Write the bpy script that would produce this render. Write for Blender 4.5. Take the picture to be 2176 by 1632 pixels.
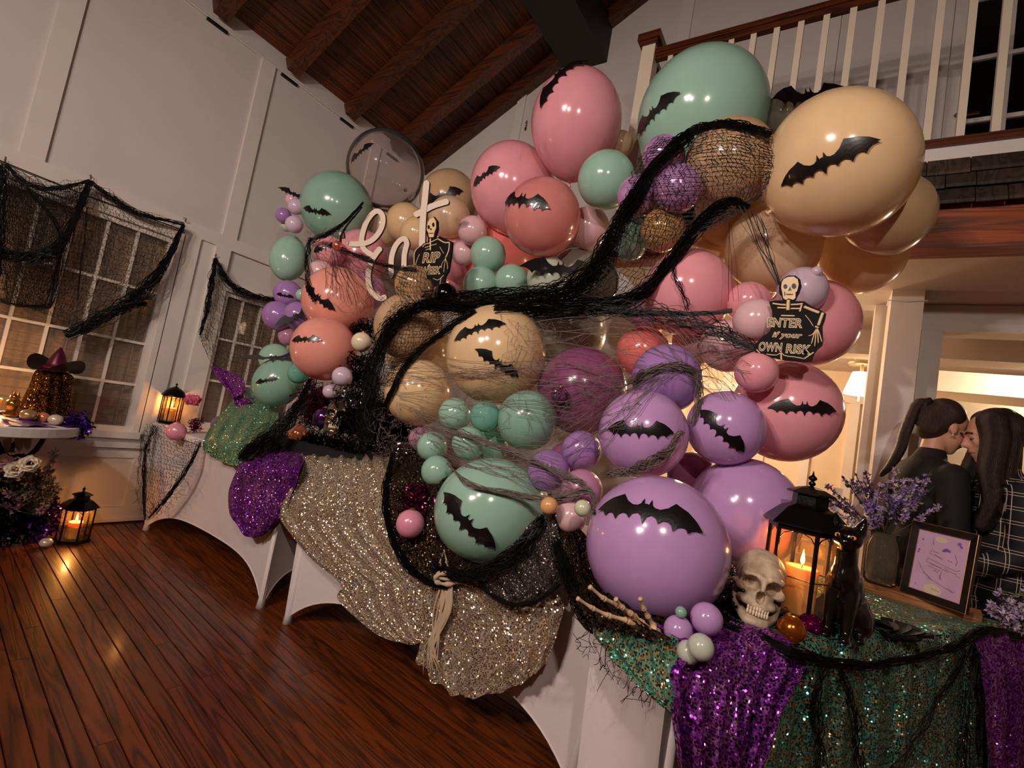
import bpy, bmesh, math, random
import numpy as np
from mathutils import Vector, Matrix
random.seed(7); np.random.seed(7)
for o in list(bpy.data.objects): bpy.data.objects.remove(o, do_unlink=True)
sc = bpy.context.scene; COL = sc.collection

# ---------------------------------------------------------------- camera
FOC, YAW, PITCH, ROLL, CAMZ = 1033.9, math.radians(33.036), math.radians(4.559), math.radians(9.982), 1.2
def _cam_axes():
    f = np.array([math.cos(PITCH)*math.cos(YAW), math.cos(PITCH)*math.sin(YAW), math.sin(PITCH)])
    r0 = np.array([math.sin(YAW), -math.cos(YAW), 0.]); u0 = np.cross(r0, f)
    c, s = math.cos(ROLL), math.sin(ROLL)
    return c*r0+s*u0, -s*r0+c*u0, f
CR, CU, CF = _cam_axes(); CC = np.array([0, 0, CAMZ])
cam = bpy.data.cameras.new('camera'); camo = bpy.data.objects.new('camera', cam); COL.objects.link(camo)
cam.sensor_fit = 'HORIZONTAL'; cam.sensor_width = 36.0; cam.lens = 36.0*FOC/2176; cam.clip_start = 0.05
m = Matrix.Identity(4)
for i in range(3): m[i][0], m[i][1], m[i][2], m[i][3] = CR[i], CU[i], -CF[i], CC[i]
camo.matrix_world = m; sc.camera = camo

# ---------------------------------------------------------------- world, lamps of the room and added fill lights, exposure
w = bpy.data.worlds.new('night'); sc.world = w; w.use_nodes = True
w.node_tree.nodes['Background'].inputs[0].default_value = (1, .78, .68, 1)
w.node_tree.nodes['Background'].inputs[1].default_value = .055
def lamp(kind, loc, watt, col, size, target=None, angle=90, blend=1):
    l = bpy.data.lights.new('room_lamp_or_fill', kind); l.energy = watt; l.color = col
    l.shadow_soft_size = size
    o = bpy.data.objects.new('room_lamp_or_fill', l); COL.objects.link(o); o.location = loc
    if kind == 'SPOT':
        l.spot_size = math.radians(angle); l.spot_blend = blend
        o.rotation_euler = (Vector(target)-Vector(loc)).to_track_quat('-Z', 'Y').to_euler()
    return o
WARM = (1, .83, .725)
for dx, dy, dz in ((0, .22, .05), (0, -.2, .08), (.1, .03, -.22)): lamp('SPOT', (-2.5+dx, 1.5+dy, 3.0+dz), 130, WARM, .045, (2.0, 1.5, 1.5), 110)   # three bulbs of one fitting
lamp('SPOT', (-.75, -.55, 2.6), 115, WARM, .05, (2.0, .75, 1.2), 120)
lamp('SPOT', (-1.2, 1.7, 2.9), 150, WARM, .06, (.9, 4.2, 2.9), 120)  # added spot that brightens the upper left wall
lamp('SPOT', (-1.0, .85, 2.75), 95, (1, .84, .78), .05, (2.3, 1.2, 2.4), 120)
lamp('POINT', (4.95, .9, 2.05), 80, (1, .70, .44), .12)          # added fill light for the room behind the garland
lamp('POINT', (5.2, -1.5, 2.15), 38, (1, .74, .5), .12)  # second added fill, right side of the room beyond
lamp('POINT', (3.42, .3, 2.26), 9, (1, .66, .38), .06)            # added fill under the gallery, warming balloon backs and soffit
vs = sc.view_settings; vs.view_transform = 'Standard'; vs.look = 'None'; vs.exposure = -0.1; vs.gamma = 1.0; vs.use_curve_mapping = False
sc.cycles.max_bounces = 4; sc.cycles.diffuse_bounces = 3; sc.cycles.glossy_bounces = 2; sc.cycles.transmission_bounces = 4; sc.cycles.transparent_max_bounces = 12; sc.cycles.adaptive_threshold = .07; sc.cycles.sample_clamp_indirect = 4.0
sc.cycles.caustics_reflective = False; sc.cycles.caustics_refractive = False

# ---------------------------------------------------------------- placing: a viewing ray met with a real surface of the room
def ray(px, py): return CF + CR*((px-1088)/FOC) - CU*((py-816)/FOC)
def pd(px, py, d): return CC + ray(px, py)*d                       # at a distance
def px_(px, py, x): r = ray(px, py); return CC + r*(x/r[0])       # on a plane x = const (along the tables)
def py_(px, py, y): r = ray(px, py); return CC + r*(y/r[1])       # on a plane y = const (left wall)
def pz(px, py, z): r = ray(px, py); return CC + r*((z-CAMZ)/r[2]) # on a level plane
C0 = np.array([1.26, .245]); CD = np.array([.8486, -.5290]); CN = np.array([.5290, .8486])   # front edge of the near table
def pc(px, py, off=0.):                                            # on the near table's front plane
    r = ray(px, py); k = (CN@C0-off)/(CN@r[:2]); return CC + r*k
def ps(px, py, off=0.):                                            # on the near table's left end
    r = ray(px, py); k = (-(CD@C0)+off)/(-(CD@r[:2])); return CC + r*k
def onC(l, w, z): q = C0+CD*l+CN*w; return np.array([q[0], q[1], z])
def depth(p): return float((np.array(p)-CC)@CF)

# ---------------------------------------------------------------- materials
def lin(c):
    return tuple(((v/255)/12.92 if v/255 <= .04045 else ((v/255+.055)/1.055)**2.4) for v in c[:3])+(1,)
MATS = {}
def nd(nt, typ, **kw):
    n = nt.nodes.new(typ)
    for k, v in kw.items(): setattr(n, k, v)
    return n
def mat(name, col, rough=.5, metal=0., var=.12, vscale=6., bump=0., bscale=60., coat=0., spec=.5, emit=None, estr=0., trans=0., sss=0., stretch=(1, 1, 1), col2=None, alpha=1., ior=1.45):
    if name in MATS: return MATS[name]
    m = bpy.data.materials.new(name); m.use_nodes = True; nt = m.node_tree
    b = nt.nodes['Principled BSDF']; L = nt.links
    tc = nd(nt, 'ShaderNodeTexCoord'); mp = nd(nt, 'ShaderNodeMapping'); mp.inputs['Scale'].default_value = stretch
    L.new(tc.outputs['Object'], mp.inputs['Vector'])
    no = nd(nt, 'ShaderNodeTexNoise'); no.inputs['Scale'].default_value = vscale; no.inputs['Detail'].default_value = 4
    L.new(mp.outputs['Vector'], no.inputs['Vector'])
    rp = nd(nt, 'ShaderNodeValToRGB'); a = lin(col); c2 = lin(col2) if col2 else tuple(v*(1-var) for v in a[:3])+(1,)
    c3 = a if col2 else tuple(min(1, v*(1+var)) for v in a[:3])+(1,)
    rp.color_ramp.elements[0].position = .3; rp.color_ramp.elements[0].color = c2
    rp.color_ramp.elements[1].position = .7; rp.color_ramp.elements[1].color = c3
    L.new(no.outputs['Fac'], rp.inputs['Fac']); L.new(rp.outputs['Color'], b.inputs['Base Color'])
    b.inputs['Roughness'].default_value = rough; b.inputs['Metallic'].default_value = metal
    b.inputs['Coat Weight'].default_value = coat; b.inputs['Coat Roughness'].default_value = .08
    b.inputs['Specular IOR Level'].default_value = spec; b.inputs['Transmission Weight'].default_value = trans
    b.inputs['Alpha'].default_value = alpha; b.inputs['IOR'].default_value = ior
    if sss: b.inputs['Subsurface Weight'].default_value = sss; b.inputs['Subsurface Radius'].default_value = (.02, .01, .006); b.inputs['Subsurface Scale'].default_value = 1.
    if emit: b.inputs['Emission Color'].default_value = lin(emit); b.inputs['Emission Strength'].default_value = estr
    if bump:
        n2 = nd(nt, 'ShaderNodeTexNoise'); n2.inputs['Scale'].default_value = bscale; n2.inputs['Detail'].default_value = 5
        L.new(mp.outputs['Vector'], n2.inputs['Vector'])
        bp = nd(nt, 'ShaderNodeBump'); bp.inputs['Strength'].default_value = bump; bp.inputs['Distance'].default_value = .01
        L.new(n2.outputs['Fac'], bp.inputs['Height']); L.new(bp.outputs['Normal'], b.inputs['Normal'])
    MATS[name] = m; return m
def wood(name, dark, light, axis=1, rough=.3, scale=1., coat=0., bump=.15, vary=.35, knots=True):
    """Grain drawn out along one axis of the board; each board takes its own tone and its own stretch of the pattern."""
    if name in MATS: return MATS[name]
    m = bpy.data.materials.new(name); m.use_nodes = True; nt = m.node_tree; L = nt.links; b = nt.nodes['Principled BSDF']
    tc = nd(nt, 'ShaderNodeTexCoord'); oi = nd(nt, 'ShaderNodeObjectInfo')
    ad = nd(nt, 'ShaderNodeVectorMath', operation='ADD'); mu = nd(nt, 'ShaderNodeVectorMath', operation='SCALE'); mu.inputs['Scale'].default_value = 1.
    cv = nd(nt, 'ShaderNodeCombineXYZ'); ml = nd(nt, 'ShaderNodeMath', operation='MULTIPLY'); ml.inputs[1].default_value = 37.
    L.new(oi.outputs['Random'], ml.inputs[0])
    for i in range(3): L.new(ml.outputs[0], cv.inputs[i])
    L.new(tc.outputs['Object'], ad.inputs[0]); L.new(cv.outputs[0], ad.inputs[1])
    mp = nd(nt, 'ShaderNodeMapping'); s = [9*scale]*3; s[axis] = .55*scale; mp.inputs['Scale'].default_value = s; L.new(ad.outputs[0], mp.inputs['Vector'])
    n1 = nd(nt, 'ShaderNodeTexNoise'); n1.inputs['Scale'].default_value = 1.1; n1.inputs['Detail'].default_value = 2; n1.inputs['Distortion'].default_value = .6; L.new(mp.outputs[0], n1.inputs['Vector'])
    mm = nd(nt, 'ShaderNodeMath', operation='MULTIPLY'); mm.inputs[1].default_value = 15; L.new(n1.outputs['Fac'], mm.inputs[0])
    fr = nd(nt, 'ShaderNodeMath', operation='PINGPONG'); fr.inputs[1].default_value = 1.; L.new(mm.outputs[0], fr.inputs[0])
    mp2 = nd(nt, 'ShaderNodeMapping'); s2 = [160*scale]*3; s2[axis] = 5*scale; mp2.inputs['Scale'].default_value = s2; L.new(ad.outputs[0], mp2.inputs['Vector'])
    n2 = nd(nt, 'ShaderNodeTexNoise'); n2.inputs['Scale'].default_value = 1.; n2.inputs['Detail'].default_value = 3; L.new(mp2.outputs[0], n2.inputs['Vector'])
    mx = nd(nt, 'ShaderNodeMix'); mx.data_type = 'FLOAT'; mx.inputs[0].default_value = .45; L.new(fr.outputs[0], mx.inputs[2]); L.new(n2.outputs['Fac'], mx.inputs[3])
    rp = nd(nt, 'ShaderNodeValToRGB'); e = rp.color_ramp.elements
    e[0].position = .08; e[0].color = lin(dark); e[1].position = .62; e[1].color = lin(light)
    x = e.new(.3); x.color = lin(tuple(.45*p+.55*q for p, q in zip(dark, light)))
    L.new(mx.outputs[0], rp.inputs['Fac'])
    hs = nd(nt, 'ShaderNodeHueSaturation'); mr = nd(nt, 'ShaderNodeMapRange'); mr.inputs[3].default_value = 1-vary; mr.inputs[4].default_value = 1+vary*.6
    L.new(oi.outputs['Random'], mr.inputs[0]); L.new(mr.outputs[0], hs.inputs['Value']); L.new(rp.outputs[0], hs.inputs['Color'])
    L.new(hs.outputs[0], b.inputs['Base Color'])
    b.inputs['Roughness'].default_value = rough; b.inputs['Coat Weight'].default_value = coat; b.inputs['Coat Roughness'].default_value = .14
    bp = nd(nt, 'ShaderNodeBump'); bp.inputs['Strength'].default_value = bump; bp.inputs['Distance'].default_value = .004
    L.new(mx.outputs[0], bp.inputs['Height']); L.new(bp.outputs[0], b.inputs['Normal'])
    if coat:
        b2 = nd(nt, 'ShaderNodeBump'); b2.inputs['Strength'].default_value = .08; b2.inputs['Distance'].default_value = .004
        L.new(n1.outputs['Fac'], b2.inputs['Height']); L.new(b2.outputs[0], b.inputs['Coat Normal'])
    MATS[name] = m; return m
def sequin(name, cols, size=.0045, rough=.27, tilt=.75, base=.25):
    """Cloth sewn with round metallic sequins: every sequin has its own tilt and tone, the gaps show the backing."""
    if name in MATS: return MATS[name]
    m = bpy.data.materials.new(name); m.use_nodes = True; nt = m.node_tree; L = nt.links; b = nt.nodes['Principled BSDF']
    tc = nd(nt, 'ShaderNodeTexCoord')
    vo = nd(nt, 'ShaderNodeTexVoronoi'); vo.inputs['Scale'].default_value = 1/size; vo.inputs['Randomness'].default_value = .75; L.new(tc.outputs['Object'], vo.inputs['Vector'])
    sp = nd(nt, 'ShaderNodeSeparateColor'); L.new(vo.outputs['Color'], sp.inputs[0])
    no = nd(nt, 'ShaderNodeTexNoise'); no.inputs['Scale'].default_value = 7; no.inputs['Detail'].default_value = 3; L.new(tc.outputs['Object'], no.inputs['Vector'])
    mixf = nd(nt, 'ShaderNodeMath', operation='MULTIPLY_ADD'); mixf.inputs[1].default_value = .45; L.new(sp.outputs[0], mixf.inputs[0])
    m2 = nd(nt, 'ShaderNodeMath', operation='MULTIPLY'); m2.inputs[1].default_value = .6; L.new(no.outputs['Fac'], m2.inputs[0]); L.new(m2.outputs[0], mixf.inputs[2])
    rp = nd(nt, 'ShaderNodeValToRGB'); e = rp.color_ramp.elements; n = len(cols)
    while len(e) < n: e.new(.5)
    for i, c in enumerate(cols): e[i].position = .18+.62*i/max(1, n-1); e[i].color = lin(c)
    L.new(mixf.outputs[0], rp.inputs[0])
    ge = nd(nt, 'ShaderNodeNewGeometry')
    sb = nd(nt, 'ShaderNodeVectorMath', operation='SUBTRACT'); sb.inputs[1].default_value = (.5, .5, .5); L.new(vo.outputs['Color'], sb.inputs[0])
    sl = nd(nt, 'ShaderNodeVectorMath', operation='SCALE'); sl.inputs['Scale'].default_value = tilt*2; L.new(sb.outputs[0], sl.inputs[0])
    av = nd(nt, 'ShaderNodeVectorMath', operation='ADD'); L.new(ge.outputs['Normal'], av.inputs[0]); L.new(sl.outputs[0], av.inputs[1])
    nm = nd(nt, 'ShaderNodeVectorMath', operation='NORMALIZE'); L.new(av.outputs[0], nm.inputs[0]); L.new(nm.outputs[0], b.inputs['Normal'])
    L.new(rp.outputs[0], b.inputs['Base Color']); b.inputs['Metallic'].default_value = 1.; b.inputs['Roughness'].default_value = rough
    ds = nd(nt, 'ShaderNodeMath', operation='LESS_THAN'); ds.inputs[1].default_value = .5; L.new(vo.outputs['Distance'], ds.inputs[0])
    df = nd(nt, 'ShaderNodeBsdfDiffuse'); hb = nd(nt, 'ShaderNodeHueSaturation'); hb.inputs['Value'].default_value = base; hb.inputs['Saturation'].default_value = 1.1
    L.new(rp.outputs[0], hb.inputs['Color']); L.new(hb.outputs[0], df.inputs[0])
    ms = nd(nt, 'ShaderNodeMixShader'); L.new(ds.outputs[0], ms.inputs[0]); L.new(df.outputs[0], ms.inputs[1]); L.new(b.outputs[0], ms.inputs[2])
    L.new(ms.outputs[0], nt.nodes['Material Output'].inputs[0]); MATS[name] = m; return m
def latex(name, col, rough=.2, glow=.22, pearl=0., speck=None):
    if name in MATS: return MATS[name]
    m = mat(name, col, rough, var=.05, vscale=3, coat=.5, spec=.6); nt = m.node_tree; L = nt.links; b = nt.nodes['Principled BSDF']
    b.inputs['Metallic'].default_value = pearl
    tr = nd(nt, 'ShaderNodeBsdfTranslucent'); tr.inputs[0].default_value = lin(col)
    ms = nd(nt, 'ShaderNodeMixShader'); ms.inputs[0].default_value = glow
    L.new(b.outputs[0], ms.inputs[1]); L.new(tr.outputs[0], ms.inputs[2]); L.new(ms.outputs[0], nt.nodes['Material Output'].inputs[0])
    if speck:
        rp = [n for n in nt.nodes if n.type == 'VALTORGB'][0]; no = nd(nt, 'ShaderNodeTexNoise'); no.inputs['Scale'].default_value = 7; no.inputs['Detail'].default_value = 6
        tc = [n for n in nt.nodes if n.type == 'TEX_COORD'][0]; L.new(tc.outputs['Object'], no.inputs['Vector'])
        r2 = nd(nt, 'ShaderNodeValToRGB'); r2.color_ramp.elements[0].position = .56; r2.color_ramp.elements[1].position = .62
        L.new(no.outputs['Fac'], r2.inputs[0]); mx = nd(nt, 'ShaderNodeMix'); mx.data_type = 'RGBA'; L.new(r2.outputs[0], mx.inputs[0])
        L.new(rp.outputs[0], mx.inputs[6]); mx.inputs[7].default_value = lin(speck); L.new(mx.outputs[2], b.inputs['Base Color'])
    return m
def clearfilm(name, tint=(235, 225, 225), amount=.86, rough=.06):
    """Thin clear film: lets light through straight, with a glossy skin that strengthens towards the rim."""
    if name in MATS: return MATS[name]
    m = bpy.data.materials.new(name); m.use_nodes = True; nt = m.node_tree; L = nt.links; nt.nodes.remove(nt.nodes['Principled BSDF'])
    tp = nd(nt, 'ShaderNodeBsdfTransparent'); tp.inputs[0].default_value = lin(tint)
    no = nd(nt, 'ShaderNodeTexNoise'); no.inputs['Scale'].default_value = 5; bp = nd(nt, 'ShaderNodeBump'); bp.inputs['Strength'].default_value = .06; L.new(no.outputs['Fac'], bp.inputs['Height'])
    gl = nd(nt, 'ShaderNodeBsdfGlossy'); gl.inputs['Roughness'].default_value = rough; gl.inputs[0].default_value = (.9, .88, .86, 1); L.new(bp.outputs[0], gl.inputs['Normal'])
    df = nd(nt, 'ShaderNodeBsdfDiffuse'); df.inputs[0].default_value = lin(tint)
    fr = nd(nt, 'ShaderNodeFresnel'); fr.inputs[0].default_value = 1.13
    m1 = nd(nt, 'ShaderNodeMixShader'); m1.inputs[0].default_value = 1-amount; L.new(tp.outputs[0], m1.inputs[1]); L.new(df.outputs[0], m1.inputs[2])
    m2 = nd(nt, 'ShaderNodeMixShader'); L.new(fr.outputs[0], m2.inputs[0]); L.new(m1.outputs[0], m2.inputs[1]); L.new(gl.outputs[0], m2.inputs[2])
    L.new(m2.outputs[0], nt.nodes['Material Output'].inputs[0]); MATS[name] = m; return m

# ---------------------------------------------------------------- mesh building
WLOC = {}
def V(p): return np.array(p, float)
def nrm(v): v = V(v); n = np.linalg.norm(v); return v/n if n > 1e-9 else V((0, 0, 1))
def frame(d):
    d = nrm(d); a = V((0, 0, 1)) if abs(d[2]) < .9 else V((1, 0, 0)); u = nrm(np.cross(a, d)); return u, np.cross(d, u), d
def crom(pts, n):
    """Smooth curve through points, n samples evenly spread over the spans."""
    P = [V(p) for p in pts]
    if len(P) == 2: return [P[0]+(P[1]-P[0])*t for t in np.linspace(0, 1, n)]
    P = [2*P[0]-P[1]]+P+[2*P[-1]-P[-2]]; k = len(P)-3; out = []
    for t in np.linspace(0, k, n):
        i = min(int(t), k-1); f = t-i; a, b, c, d = P[i:i+4]
        out.append(.5*((2*b)+(-a+c)*f+(2*a-5*b+4*c-d)*f*f+(-a+3*b-3*c+d)*f**3))
    return out
class MB:
    def __init__(s): s.v = []; s.f = []; s.smooth = False
    def add(s, vs, fs):
        k = len(s.v); s.v.extend([tuple(map(float, p)) for p in vs]); s.f.extend([tuple(i+k for i in f) for f in fs]); return s
    def box(s, a, b):
        (x0, y0, z0), (x1, y1, z1) = a, b
        return s.add([(x0, y0, z0), (x1, y0, z0), (x1, y1, z0), (x0, y1, z0), (x0, y0, z1), (x1, y0, z1), (x1, y1, z1), (x0, y1, z1)],
                     [(0, 3, 2, 1), (4, 5, 6, 7), (0, 1, 5, 4), (1, 2, 6, 5), (2, 3, 7, 6), (3, 0, 4, 7)])
    def obox(s, c, ex, ey, ez):
        c, ex, ey, ez = map(V, (c, ex, ey, ez)); p = [c+a*ex+b*ey+d*ez for d in (-1, 1) for a, b in ((-1, -1), (1, -1), (1, 1), (-1, 1))]
        return s.add(p, [(0, 3, 2, 1), (4, 5, 6, 7), (0, 1, 5, 4), (1, 2, 6, 5), (2, 3, 7, 6), (3, 0, 4, 7)])
    def tube(s, pts, r, n=8, caps=True):
        pts = [V(p) for p in pts]; m = len(pts); rs = r if hasattr(r, '__len__') else [r]*m; vs = []; fs = []
        u = None
        for i, p in enumerate(pts):
            d = nrm(pts[min(i+1, m-1)]-pts[max(i-1, 0)])
            if u is None: u, w, _ = frame(d)
            else:
                u = nrm(u-d*(u@d)); w = np.cross(d, u)
            for k in range(n): a = 2*math.pi*k/n; vs.append(p+(u*math.cos(a)+w*math.sin(a))*rs[i])
        for i in range(m-1):
            for k in range(n): fs.append((i*n+k, i*n+(k+1) % n, (i+1)*n+(k+1) % n, (i+1)*n+k))
        if caps: fs += [tuple(range(n))[::-1], tuple((m-1)*n+k for k in range(n))]
        return s.add(vs, fs)
    def lathe(s, prof, c=(0, 0, 0), n=24, axis=(0, 0, 1), phase=0.):
        u, w, d = frame(axis) if tuple(axis) != (0, 0, 1) else (V((1, 0, 0)), V((0, 1, 0)), V((0, 0, 1)))
        c = V(c); vs = []; fs = []; m = len(prof)
        for r, z in prof:
            for k in range(n): a = 2*math.pi*k/n+phase; vs.append(c+d*z+(u*math.cos(a)+w*math.sin(a))*max(r, 1e-4))
        for i in range(m-1):
            for k in range(n): fs.append((i*n+k, i*n+(k+1) % n, (i+1)*n+(k+1) % n, (i+1)*n+k))
        fs += [tuple(range(n))[::-1], tuple((m-1)*n+k for k in range(n))]
        return s.add(vs, fs)
    def ball(s, c, r, n=16, m=10, R=None):
        r = V(r) if hasattr(r, '__len__') else V((r, r, r)); c = V(c); vs = []; fs = []
        for i in range(m+1):
            t = math.pi*i/m
            for k in range(n):
                a = 2*math.pi*k/n; q = V((math.sin(t)*math.cos(a), math.sin(t)*math.sin(a), math.cos(t)))*r
                vs.append(c+(R@q if R is not None else q))
        for i in range(m):
            for k in range(n): fs.append((i*n+k, (i+1)*n+k, (i+1)*n+(k+1) % n, i*n+(k+1) % n))
        return s.add(vs, fs)
    def prism(s, poly, o, ex, ey, ez, t):
        """Flat outline (2-D points) in the plane ex, ey at o, given thickness t along ez."""
        o, ex, ey, ez = map(V, (o, ex, ey, ez)); n = len(poly); a = [o+ex*x+ey*y for x, y in poly]
        return s.add(a+[p+ez*t for p in a], [tuple(range(n))[::-1], tuple(range(n, 2*n))]+[(i, (i+1) % n, n+(i+1) % n, n+i) for i in range(n)])
    def grid(s, G, closed=False):
        nv, nu = len(G), len(G[0]); vs = [p for row in G for p in row]; fs = []
        for j in range(nv-1):
            for i in range(nu-1 if not closed else nu):
                k = (i+1) % nu; fs.append((j*nu+i, j*nu+k, (j+1)*nu+k, (j+1)*nu+i))
        return s.add(vs, fs)
    def mesh(s, name, loc):
        me = bpy.data.meshes.new(name); me.from_pydata([tuple(V(p)-V(loc)) for p in s.v], [], s.f); me.update()
        if s.smooth: me.shade_smooth()
        return me
    def build(s, name, m, parent=None, smooth=None, loc=None, kind=None, label=None):
        if smooth is not None: s.smooth = smooth
        A = np.array(s.v)
        if loc is None: loc = V(((A[:, 0].min()+A[:, 0].max())/2, (A[:, 1].min()+A[:, 1].max())/2, A[:, 2].min()))
        me = s.mesh(name, loc); o = bpy.data.objects.new(name, me); COL.objects.link(o); me.materials.append(m)
        WLOC[o.name] = V(loc)
        if parent is not None: o.parent = parent; o.location = tuple(V(loc)-WLOC[parent.name])
        else: o.location = tuple(loc)
        if kind: o['kind'] = kind
        if label: o['label'] = label
        return o
def tag(o, label, cat, group=None):
    o['label'] = label; o['category'] = cat
    if group: o['group'] = group
    return o
def thing(name, label, cat, loc, group=None):
    o = bpy.data.objects.new(name, None); COL.objects.link(o); o.location = tuple(loc); o.empty_display_size = .05; WLOC[o.name] = V(loc)
    return tag(o, label, cat, group)
def struct(name, mb, m, parent=None, smooth=False):
    o = mb.build(name, m, parent, smooth)
    if parent is None: o['kind'] = 'structure'
    return o
def share(src, name, loc, parent=None, rot=None, scale=None, material=None):
    o = bpy.data.objects.new(name, src.data); COL.objects.link(o); WLOC[o.name] = V(loc)
    if parent is not None: o.parent = parent; o.location = tuple(V(loc)-WLOC[parent.name])
    else: o.location = tuple(loc)
    if rot is not None: o.rotation_euler = rot
    if scale is not None: o.scale = scale
    if material: o.material_slots[0].link = 'OBJECT'; o.material_slots[0].material = material
    return o
def solid(mb, voxel, smooth=3, carve=None):
    """Fuse overlapping closed shapes into one continuous skin."""
    me = mb.mesh('tmp', (0, 0, 0)); o = bpy.data.objects.new('tmp', me); COL.objects.link(o)
    r = o.modifiers.new('r', 'REMESH'); r.mode = 'VOXEL'; r.voxel_size = voxel
    if smooth: s = o.modifiers.new('s', 'SMOOTH'); s.iterations = smooth; s.factor = .5
    dg = bpy.context.evaluated_depsgraph_get(); e = o.evaluated_get(dg).to_mesh()
    q = MB(); n = len(e.vertices); a = np.empty(n*3); e.vertices.foreach_get('co', a); a = a.reshape(-1, 3)
    if carve: a = carve(a)
    q.v = [tuple(p) for p in a]; q.f = [tuple(p.vertices) for p in e.polygons]; q.smooth = True
    bpy.data.objects.remove(o, do_unlink=True); bpy.data.meshes.remove(me); return q
def capsule(mb, a, b, ra, rb, n=12):
    a, b = V(a), V(b); d = b-a; L = np.linalg.norm(d); d = nrm(d); prof = []
    for t in np.linspace(-math.pi/2, 0, 5): prof.append((ra*math.cos(t), ra*math.sin(t)))
    for t in np.linspace(0, math.pi/2, 5): prof.append((rb*math.cos(t), L+rb*math.sin(t)))
    return mb.lathe(prof, a, n, d)
# ================================================================ the room
PAINT = mat('white_paint', (214, 204, 198), .55, var=.04, vscale=2, bump=.05, bscale=90)
TRIM = mat('trim_paint', (222, 212, 204), .38, var=.03, bump=.03, bscale=50)
CEILW = mat('soffit_paint', (210, 196, 184), .6, var=.05)
FLOORW = wood('floor_boards', (30, 11, 4), (118, 54, 17), 1, .40, 1.6, coat=.26, bump=.12, vary=.22)
ROOFW = wood('roof_boards', (24, 11, 5), (100, 50, 21), 0, .5, .9, bump=.2, vary=.3)
RAFTW = wood('rafter_wood', (18, 9, 5), (92, 45, 19), 1, .5, 1.2, bump=.25, vary=.2)
BEAMW = wood('beam_wood', (54, 20, 6), (156, 70, 22), 1, .45, 1.1, bump=.2, vary=.1)
RAILW = wood('handrail_wood', (26, 10, 6), (92, 42, 20), 1, .35, 1.2, bump=.1, vary=.1)
SHINGLE = wood('shingle_wood', (14, 9, 6), (58, 42, 30), 2, .7, 1.0, bump=.5, vary=.4)
BLACKBEAM = mat('black_beam', (22, 17, 14), .55, var=.3, vscale=8, bump=.3, bscale=30)
YL, XG, ZS, RS, ZR = 4.214, 3.8, 2.365, .56, 3.97
def roofz(y): return ZR+RS*(YL-y) if y > .4 else ZR+RS*(YL-.8+y)

# floor: a base, and boards laid on it, running towards the left wall a little off square
fl = struct('floor', MB().box((-3.6, -3.5, -.08), (7.5, 4.3, -.012)), FLOORW)
pw = .062; dirv = V((.105, .9945, 0)); acr = V((.9945, -.105, 0))
src = None; rnd = random.Random(3)
def board_mesh(L):
    b = MB(); h = pw/2-.0012
    b.add([(-h, 0, 0), (h, 0, 0), (h, L, 0), (-h, L, 0), (-h+.002, 0, .012), (h-.002, 0, .012), (h-.002, L, .012), (-h+.002, L, .012)],
          [(4, 5, 6, 7), (0, 4, 7, 3), (1, 2, 6, 5), (0, 1, 5, 4), (2, 3, 7, 6)])
    return b
lens = [1.1, 1.7, 2.3, 3.0]; protos = {}
for i in range(62):
    c = acr*(-.15+i*pw); y = .2-rnd.random()*1.2
    while True:
        L = rnd.choice(lens); p = c+dirv*y
        if p[1] > YL-.3: break
        yy = y+L
        if (c+dirv*yy)[1] > YL-.35: L = (YL-.012-p[1])/.9945; yy = y+L
        key = round(L, 3) if L in lens else None
        base = V((p[0], p[1], -.012))
        if key in protos: o = share(protos[key], 'floor_board', base, fl)
        else:
            b = board_mesh(L-.002); o = b.build('floor_board', FLOORW, fl, loc=V((0, 0, 0))); o.location = tuple(base-WLOC[fl.name]); WLOC[o.name] = base
            if key: protos[key] = o
        o.rotation_euler = (0, 0, -math.atan2(.105, .9945)); y = yy

# left wall with two window openings, panelled below and battened above
W1, W2 = (.28, 1.56, .66, 2.12), (1.975, 2.78, .74, 1.86)
wl = MB(); y0, y1 = YL, YL+.14
xs = [-3.6, W1[0], W1[1], W2[0], W2[1], XG+.1]
for a, b in ((xs[0], xs[1]), (xs[2], xs[3]), (xs[4], xs[5])): wl.box((a, y0, 0), (b, y1, 4.05))
for W in (W1, W2): wl.box((W[0], y0, 0), (W[1], y1, W[2])); wl.box((W[0], y0, W[3]), (W[1], y1, 4.05))
wleft = struct('wall_left', wl, PAINT)
def wbox(name, x0, x1, z0, z1, t, par=wleft, m=None): return MB().box((x0, YL-t, z0), (x1, YL+.002, z1)).build(name, m or TRIM, par)
for x in (-1.7, -.52, .664, 1.857, 3.05): wbox('batten', x, x+.115, 2.29, 3.83, .02)
wbox('picture_rail', -3.6, XG, 2.19, 2.29, .026)
wbox('chair_rail', -3.6, XG, .545, .585, .04); wbox('rail_board', -3.6, XG, .585, .645, .018)
wbox('baseboard', -3.6, XG, .012, .115, .022); wbox('base_shoe', -3.6, XG, .012, .03, .034)
for x in (-.9, .02, .55, 1.62, 2.8): wbox('panel_stile', x, x+.13, .115, .545, .012)
wbox('panel_rail', -3.6, XG, .47, .545, .013)
for x in (1.60, 1.83): wbox('pilaster', x, x+.115, .645, 2.19, .03)
wbox('wall_panel', 1.715, 1.83, .645, 2.19, .012)
cond = MB().tube([(x, YL-.012, 3.83+.004*math.sin(x*7)) for x in np.linspace(-3.5, XG, 30)], .008, 6).build('conduit', TRIM, wleft)
for x in (.81, 1.43, 2.04, 2.66, 3.27): wbox('rafter_bracket', x-.01, x+.14, 3.80, 3.822, .02, m=BLACKBEAM)
GLASS = clearfilm('window_glass', (235, 228, 220), .93, .03)
CURT = mat('window_curtain', (196, 170, 140), .8, var=.12, vscale=5, stretch=(6, 1, .4))
WIRE = mat('blind_cord', (70, 56, 48), .6, var=.2)
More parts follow.
